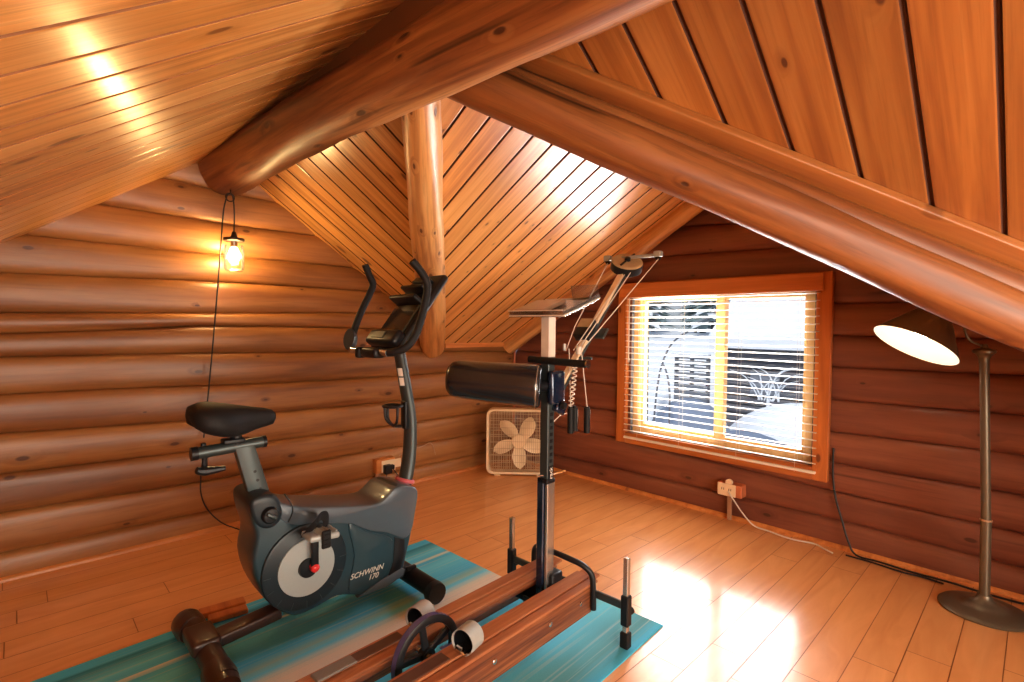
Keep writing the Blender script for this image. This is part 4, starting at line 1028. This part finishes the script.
# ------------------------------------------------------------------ box fan
fx, fy = -.315, -.375
fan = empty('box_fan', (fx, fy, 0), math.radians(-46)); tag(fan, 'cream box fan standing on the floor in the room corner', 'fan')
FW, FH, FD = .52, .525, .095
def rr2(w, h, r, n=6):
    out = []
    for (sx_, sz_, a0) in ((1, 1, 0), (-1, 1, PI/2), (-1, -1, PI), (1, -1, 3*PI/2)):
        for k in range(n+1):
            a = a0+PI/2*k/n; out.append((sx_*(w/2-r)+r*math.cos(a), sz_*(h/2-r)+r*math.sin(a)))
    return out
# local: width along x, facing -y
o1 = rr2(FW, FH, .055); o2 = rr2(FW-.04, FH-.04, .04); nn = len(o1)
zc = FH/2+.012
mb = MB()
lay = [(o2, -FD/2+.004), (offset(o1, .004), -FD/2), (o1, -FD/2+.005), (o1, FD/2-.005), (offset(o1, .004), FD/2), (o2, FD/2-.004), (o2, -FD/2+.004)]
rg = []
for poly, y in lay:
    b = len(mb.v); mb.v += [(x, y, zc+z) for x, z in poly]; rg.append(b)
for b0, b1 in zip(rg, rg[1:]):
    for k in range(nn): mb.face((b0+k, b0+(k+1) % nn, b1+(k+1) % nn, b1+k))
gp_f = lambda mb, name, mat, **k: mb.build(name, mat, fan, **k)
gp_f(mb, 'fan_frame', M['cream'])
mb = MB(); nb = 30
for k in range(nb):
    x = -FW/2+.03+(FW-.06)*k/(nb-1); mb.box((x, -FD/2+.008, zc), (.0028, .003, FH-.045))
for k in range(9):
    z = zc-FH/2+.04+(FH-.08)*k/8; mb.box((0, -FD/2+.010, z), (FW-.045, .003, .003))
gp_f(mb, 'front_grille', M['grille'], smooth=0)
mb = MB()
for k in range(22):
    x = -FW/2+.03+(FW-.06)*k/21; mb.box((x, FD/2-.01, zc), (.003, .003, FH-.045))
for k in range(10):
    z = zc-FH/2+.04+(FH-.08)*k/9; mb.box((0, FD/2-.012, z), (FW-.045, .003, .003))
gp_f(mb, 'back_grille', M['grille'], smooth=0)
gp_f(MB().lathe([(0, .016), (.052, .016), (.060, .008), (.060, -.03)], Ry, (0, -.018, zc), 32), 'fan_hub', M['blade'])
for k in range(5):
    a0 = math.radians(54+72*k+0)
    mb = MB(); nu, nw = 10, 6
    for i in range(nu+1):
        t = i/nu; r = .045+.175*t; wdt = (.028+.062*math.sin(PI*min(1, t*.80+.12)))*(1 if t < .92 else .8)
        if t > .8: wdt *= math.sqrt(max(0.02, 1-((t-.8)/.21)**2))
        for j in range(nw+1):
            s = j/nw-.5
            ang_ = a0+.10*t
            mb.v.append((r*math.cos(ang_)-2*s*wdt*.62*math.sin(ang_), -.022+s*.045-.004*math.cos(s*6), zc+r*math.sin(ang_)+2*s*wdt*.62*math.cos(ang_)))
    for i in range(nu):
        for j in range(nw): a = i*(nw+1)+j; mb.face((a, a+1, a+nw+2, a+nw+1))
    gp_f(mb, 'fan_blade', M['blade'], smooth=80)
for s in (-1, 1): gp_f(MB().box((s*.17, 0, .006), (.05, .11, .012), bev=.004), 'fan_foot', M['cream'])

# ------------------------------------------------------------------ floor lamp
lp = empty('floor_lamp', (-.262, -3.150, 0)); tag(lp, 'taupe metal floor lamp with a lit tilted cone shade by the right wall', 'floor lamp')
gl = lambda mb, name, mat, **k: mb.build(name, mat, lp, **k)
gl(MB().lathe([(.138, 0), (.152, .002), (.154, .008), (.148, .014), (.12, .022), (.095, .027), (.075, .030), (.070, .036), (.05, .043), (.030, .055), (.024, .075), (0, .075)], None, (0, 0, 0), 56), 'lamp_base', M['taupe'], smooth=50)
gl(MB().tube([(0, 0, .05), (-.004, .004, .395)], .0185, 18).tube([(-.004, .004, .395), (-.028, .028, 1.10)], [.0165, .0165], 18), 'pole', M['taupe'])
gl(MB().lathe([(.0205, 0), (.0215, .004), (.0205, .008)], None, (-.004, .004, .392), 18), 'pole_ring', M['conduit'])
gl(MB().lathe([(.018, -.02), (.019, .0), (.026, .014), (.038, .024), (.040, .032), (.034, .038), (.014, .044), (.008, .06), (0, .06)], None, (-.028, .028, 1.085), 24), 'pole_finial', M['taupe'])
gl(MB().tube([(-.028, .028, 1.135), (-.045, .045, 1.142), (-.075, .075, 1.165), (-.088, .088, 1.21), (-.086, .088, 1.262), (-.07, .11, 1.315), (-.03, .16, 1.33), (.0, .19, 1.315), (.01, .195, 1.285)], .0045, 8, smooth=5), 'gooseneck', M['taupe'])
# shade: opening faces down and back toward the room
fwd = Vector((.696, .718, -.029)); rgt = Vector((.718, -.696, .011)); upv = Vector((.0125, .0286, .9995))
nrm = Vector((-.366, .372, -.853)).normalized()
oc = Vector((-.321+.262, -2.891+3.150, 1.132))     # opening centre, local
Rs = aim(-nrm)                                      # local z from the opening to the neck
H_, R0_, R1_ = .155, .170, .072
gl(MB().lathe([(R0_, 0), (R1_, H_), (R1_*.93, H_+.006), (.03, H_+.010), (0, H_+.010)], Rs, oc, 48, caps=False), 'lamp_shade', M['taupe_shade'], smooth=30)
gl(MB().lathe([(R0_-.002, .0005), (R1_-.003, H_-.002), (0, H_-.001)], Rs, oc, 48, caps=False), 'shade_lining', M['lining'], smooth=30)
gl(MB().lathe([(0, .105), (.016, .100), (.028, .075), (.030, .058), (.022, .040), (0, .034)], Rs, oc, 20), 'bulb', M['lamp_bulb'])
gl(MB().lathe([(.016, .10), (.016, .16)], Rs, oc, 16), 'bulb_socket', M['white'])
gl(MB().lathe([(.028, H_+.008), (.028, H_+.022), (.01, H_+.026), (0, H_+.026)], Rs, oc, 18), 'shade_cap', M['taupe'])

# ------------------------------------------------------------------ hanging jar lantern
ln = empty('hanging_lantern', (-2.350, -.150, 1.88)); tag(ln, 'lit glass jar lantern hanging from the ridge log by the left wall', 'lantern')
gn = lambda mb, name, mat, par=None, **k: mb.build(name, mat, par or ln, **k)
gn(MB().lathe([(0, -.198), (.036, -.197), (.048, -.188), (.051, -.175), (.051, -.08), (.046, -.060), (.042, -.050)], None, (.005, 0, -.195), 32, caps=False), 'jar', M['jar'], smooth=50)
gn(MB().lathe([(.048, -.052), (.054, -.050), (.054, -.036), (.020, -.032), (.014, -.020), (.010, 0), (0, 0)], None, (.005, 0, -.175), 28), 'jar_lid', M['brass'])
gn(MB().tube([(.005, 0, -.21), (.005, 0, -.262)], .018, 16), 'bulb_socket', M['chrome'])
gn(MB().lathe([(0, -.080), (.018, -.075), (.029, -.055), (.030, -.040), (.022, -.018), (.014, 0)], None, (.005, 0, -.262), 20), 'bulb', M['filament'])
gn(MB().tube([(.005, 0, -.175), (.007, 0, -.08), (.004, 0, -.01), (-.006, -.004, .028), (-.024, 0, .028), (-.036, 0, -.01), (-.05, .0, -.10), (-.066, .02, -.40), (-.088, .06, -.8), (-.112, .085, -1.14), (-.128, .09, -1.32)], .0038, 8, smooth=6), 'cord', M['cord_black'])
mb = MB()
for k in range(13):
    pass
pts = [(-.014+.022*math.cos(2*PI*k/14), 0.0, .012+.022*math.sin(2*PI*k/14)) for k in range(15)]
gn(MB().tube(pts, .0035, 8).tube([(-.012, 0, .03), (-.012, 0, .075)], .003, 8), 'hook', M['brass'])
gn(MB().box((-.130, .09, -1.375), (.026, .022, .05), bev=.006), 'cord_switch', M['black'])
gn(MB().tube([(-.130, .09, -1.40), (-.140, .10, -1.52), (-.140, .11, -1.63), (-.115, .10, -1.72), (-.06, .08, -1.80), (.0, .05, -1.845), (.08, .0, -1.868), (.30, .03, -1.872), (.62, .10, -1.872), (.95, .08, -1.872), (1.02, .10, -1.78), (1.03, .10, -1.72)], .0035, 8, smooth=6), 'cord', M['cord_black'])

# ------------------------------------------------------------------ outlets
ol = empty('wall_outlet', (-1.335, -.03, .19)); tag(ol, 'wooden boxed electrical outlet on the left wall behind the bike mast', 'outlet')
go = lambda mb, name, mat, par, **k: mb.build(name, mat, par, **k)
go(MB().box((0, 0, .005), (.150, .06, .10), bev=.004), 'outlet_box', M['trim'], ol)
go(MB().box((.018, -.033, .002), (.112, .006, .082), bev=.003), 'face_plate', M['plate'], ol)
go(MB().box((-.055, 0, -.10), (.022, .022, .17), bev=.002).box((-.035, -.008, -.10), (.008, .008, .17)), 'conduit', M['conduit'], ol)
pl = tag(MB().box((0, 0, 0), (.052, .045, .062), bev=.006).box((.034, -.004, .012), (.026, .03, .03), bev=.004).build('power_adapter', M['black']), 'black power adapter plugged into the left wall outlet', 'power adapter')
pl.location = (-1.338, -.088, .175)
o = MB().box((0, 0, 0), (.062, .008, .062), bev=.002).box((0, -.005, 0), (.03, .003, .04), bev=.001).build('wall_plate', M['plate']); o.location = (-1.215, -.012, .185); tag(o, 'small square ivory wall plate right of the left outlet box', 'wall plate')
orr = empty('wall_outlet', (-.03, -1.965, .20)); tag(orr, 'wooden boxed electrical outlet on the right wall below the window', 'outlet')
go(MB().box((0, -.005, 0), (.075, .150, .078), bev=.004), 'outlet_box', M['box_wood'], orr)
go(MB().box((-.040, .010, 0), (.006, .112, .076), bev=.003), 'face_plate', M['plate'], orr)
mb = MB()
for s in (-1, 1):
    for q in (-1, 1): mb.box((-.0435, .010+s*.022+q*.006, .004), (.002, .003, .014))
go(mb, 'socket_slots', M['socket'], orr)
go(MB().lathe([(.020, -.010), (.020, .010)], aim((1, 0, 0)), (-.025, .0, .045), 20), 'round_knob', M['plate'], orr)
go(MB().box((0, .005, -.12), (.018, .024, .155), bev=.002), 'conduit', M['conduit'], orr)

# ------------------------------------------------------------------ loose cords
def cord(name, pts, r, mat, label, k=6): return tag(MB().tube(pts, r, 7, smooth=k).build(name, mat), label, 'cord')
cord('extension_cord', [(-.073, -1.965, .195), (-.085, -2.0, .16), (-.075, -2.06, .08), (-.06, -2.12, .02), (-.055, -2.2, .010), (-.075, -2.33, .008), (-.05, -2.44, .008), (-.09, -2.50, .010), (-.11, -2.545, .008)], .0042, M['cord_white'], 'white cord trailing from the outlet under the window along the floor')
cord('power_cable', [(-.008, -2.51, .55), (-.012, -2.512, .40), (-.018, -2.53, .28), (-.03, -2.565, .17), (-.045, -2.60, .07), (-.055, -2.64, .012), (-.05, -2.74, .008), (-.065, -2.88, .008), (-.06, -3.02, .008), (-.075, -3.16, .008), (-.07, -3.30, .008), (-.06, -3.6, .008)], .0050, M['cord_black'], 'black cable dropping beside the window and running along the wall base')
cord('power_cable', [(-.085, -2.60, .008), (-.085, -2.72, .008), (-.10, -2.84, .008), (-.09, -2.92, .008), (-.10, -3.0, .008)], .0045, M['cord_black'], 'short second black cable lying beside the long one at the right wall base')
cord('power_cable', [(-1.31, -.085, .20), (-1.285, -.10, .15), (-1.24, -.11, .09), (-1.20, -.12, .05), (-1.30, -.14, .012), (-1.45, -.12, .008), (-1.62, -.16, .008), (-1.85, -.25, .008)], .0035, M['cord_black'], 'thin black cable looping from the left outlet onto the floor')
cord('extension_cord', [(-1.20, -.012, .235), (-1.12, -.018, .262), (-1.0, -.02, .275), (-.93, -.02, .29), (-.90, -.024, .25), (-.885, -.03, .19)], .0035, M['conduit'], 'brown cord tacked along the left wall beside the bike mast')
# small board beside the rear stabilizer
mb = MB(); mb.box((0, .028, .012), (.165, .055, .024), bev=.003).box((.01, -.032, .010), (.14, .05, .020), bev=.003)
o = mb.build('wood_offcut', M['trim_y']); o.location = (-2.625, -.985, .0065); o.rotation_euler = (0, 0, math.radians(-6)); tag(o, 'small reddish wood offcut lying beside the bike rear stabilizer', 'wood piece')

# ------------------------------------------------------------------ camera and light
cam = bpy.data.cameras.new('camera'); co = bpy.data.objects.new('camera', cam); COL.objects.link(co)
f_ = Vector((.69579019, .71764885, -.02925973)); r_ = Vector((.71813555, -.69581803, .01089083)); u_ = Vector((.01254366, .02859019, .99951251))
Rm = Matrix((r_, u_, -f_)).transposed()
co.matrix_world = Matrix.Translation((-3.23107, -3.2913, 1.2)) @ Rm.to_4x4()
cam.sensor_width = 36; cam.lens = 514.2986/1024*36; cam.clip_start = .02; cam.clip_end = 300
bpy.context.scene.camera = co

def area(name, loc, target, size, power, col, size_y=None):
    l = bpy.data.lights.new(name, 'AREA'); l.energy = power; l.color = col; l.size = size
    if size_y: l.shape = 'RECTANGLE'; l.size_y = size_y
    o = bpy.data.objects.new(name, l); COL.objects.link(o)
    d = Vector(target)-Vector(loc); o.matrix_world = Matrix.Translation(loc) @ aim(-d).to_4x4(); return o
# unseen area lamps added outside, standing in for sky and sunlit snow
area('sky_fill', (1.75, -1.15, 2.15), (-1.3, -2.5, 0), 2.2, 480, (.95, .97, 1.0))
area('snow_fill', (1.15, -1.35, -.55), (-1.4, -1.5, 1.9), 1.9, 760, (1.0, .98, .95))
# unseen fill lamps added behind the camera
area('fill_light', (-3.4, -5.4, 1.35), (-1.6, -1.0, .9), 1.6, 100, (1.0, .90, .76))
area('fill_light', (-1.7, -4.9, .7), (-3.2, -1.6, 1.9), 1.0, 45, (1.0, .88, .70))
ll = area('fill_light', (-3.9, -4.3, 1.5), (-2.2, -1.4, 0), .8, 26, (1.0, .93, .82)); ll.data.spread = 1.5
s = bpy.data.lights.new('sun', 'SUN'); s.energy = 2.0; s.angle = math.radians(3); s.color = (1, .97, .92)
so = bpy.data.objects.new('sun', s); COL.objects.link(so); so.matrix_world = aim((-.62, -.25, .70)).to_4x4()
wd = bpy.data.worlds.new('sky'); bpy.context.scene.world = wd; wd.use_nodes = True
nt = wd.node_tree; bg = nt.nodes['Background']
tc = nt.nodes.new('ShaderNodeTexCoord'); sp = nt.nodes.new('ShaderNodeSeparateXYZ'); nt.links.new(tc.outputs['Generated'], sp.inputs[0])
rp = nt.nodes.new('ShaderNodeValToRGB'); rp.color_ramp.elements[0].position = .0; rp.color_ramp.elements[0].color = (.75, .82, .9, 1); rp.color_ramp.elements[1].position = .6; rp.color_ramp.elements[1].color = (.55, .70, .95, 1)
nt.links.new(sp.outputs[2], rp.inputs[0]); nt.links.new(rp.outputs[0], bg.inputs[0]); bg.inputs[1].default_value = .5
sc = bpy.context.scene
sc.view_settings.view_transform = 'Standard'; sc.view_settings.look = 'None'; sc.view_settings.exposure = 0.32; sc.view_settings.gamma = 0.94
sc.cycles.max_bounces = 8; sc.cycles.diffuse_bounces = 4; sc.cycles.glossy_bounces = 4; sc.cycles.transparent_max_bounces = 16
sc.cycles.sample_clamp_indirect = 6; sc.cycles.caustics_reflective = False; sc.cycles.caustics_refractive = False
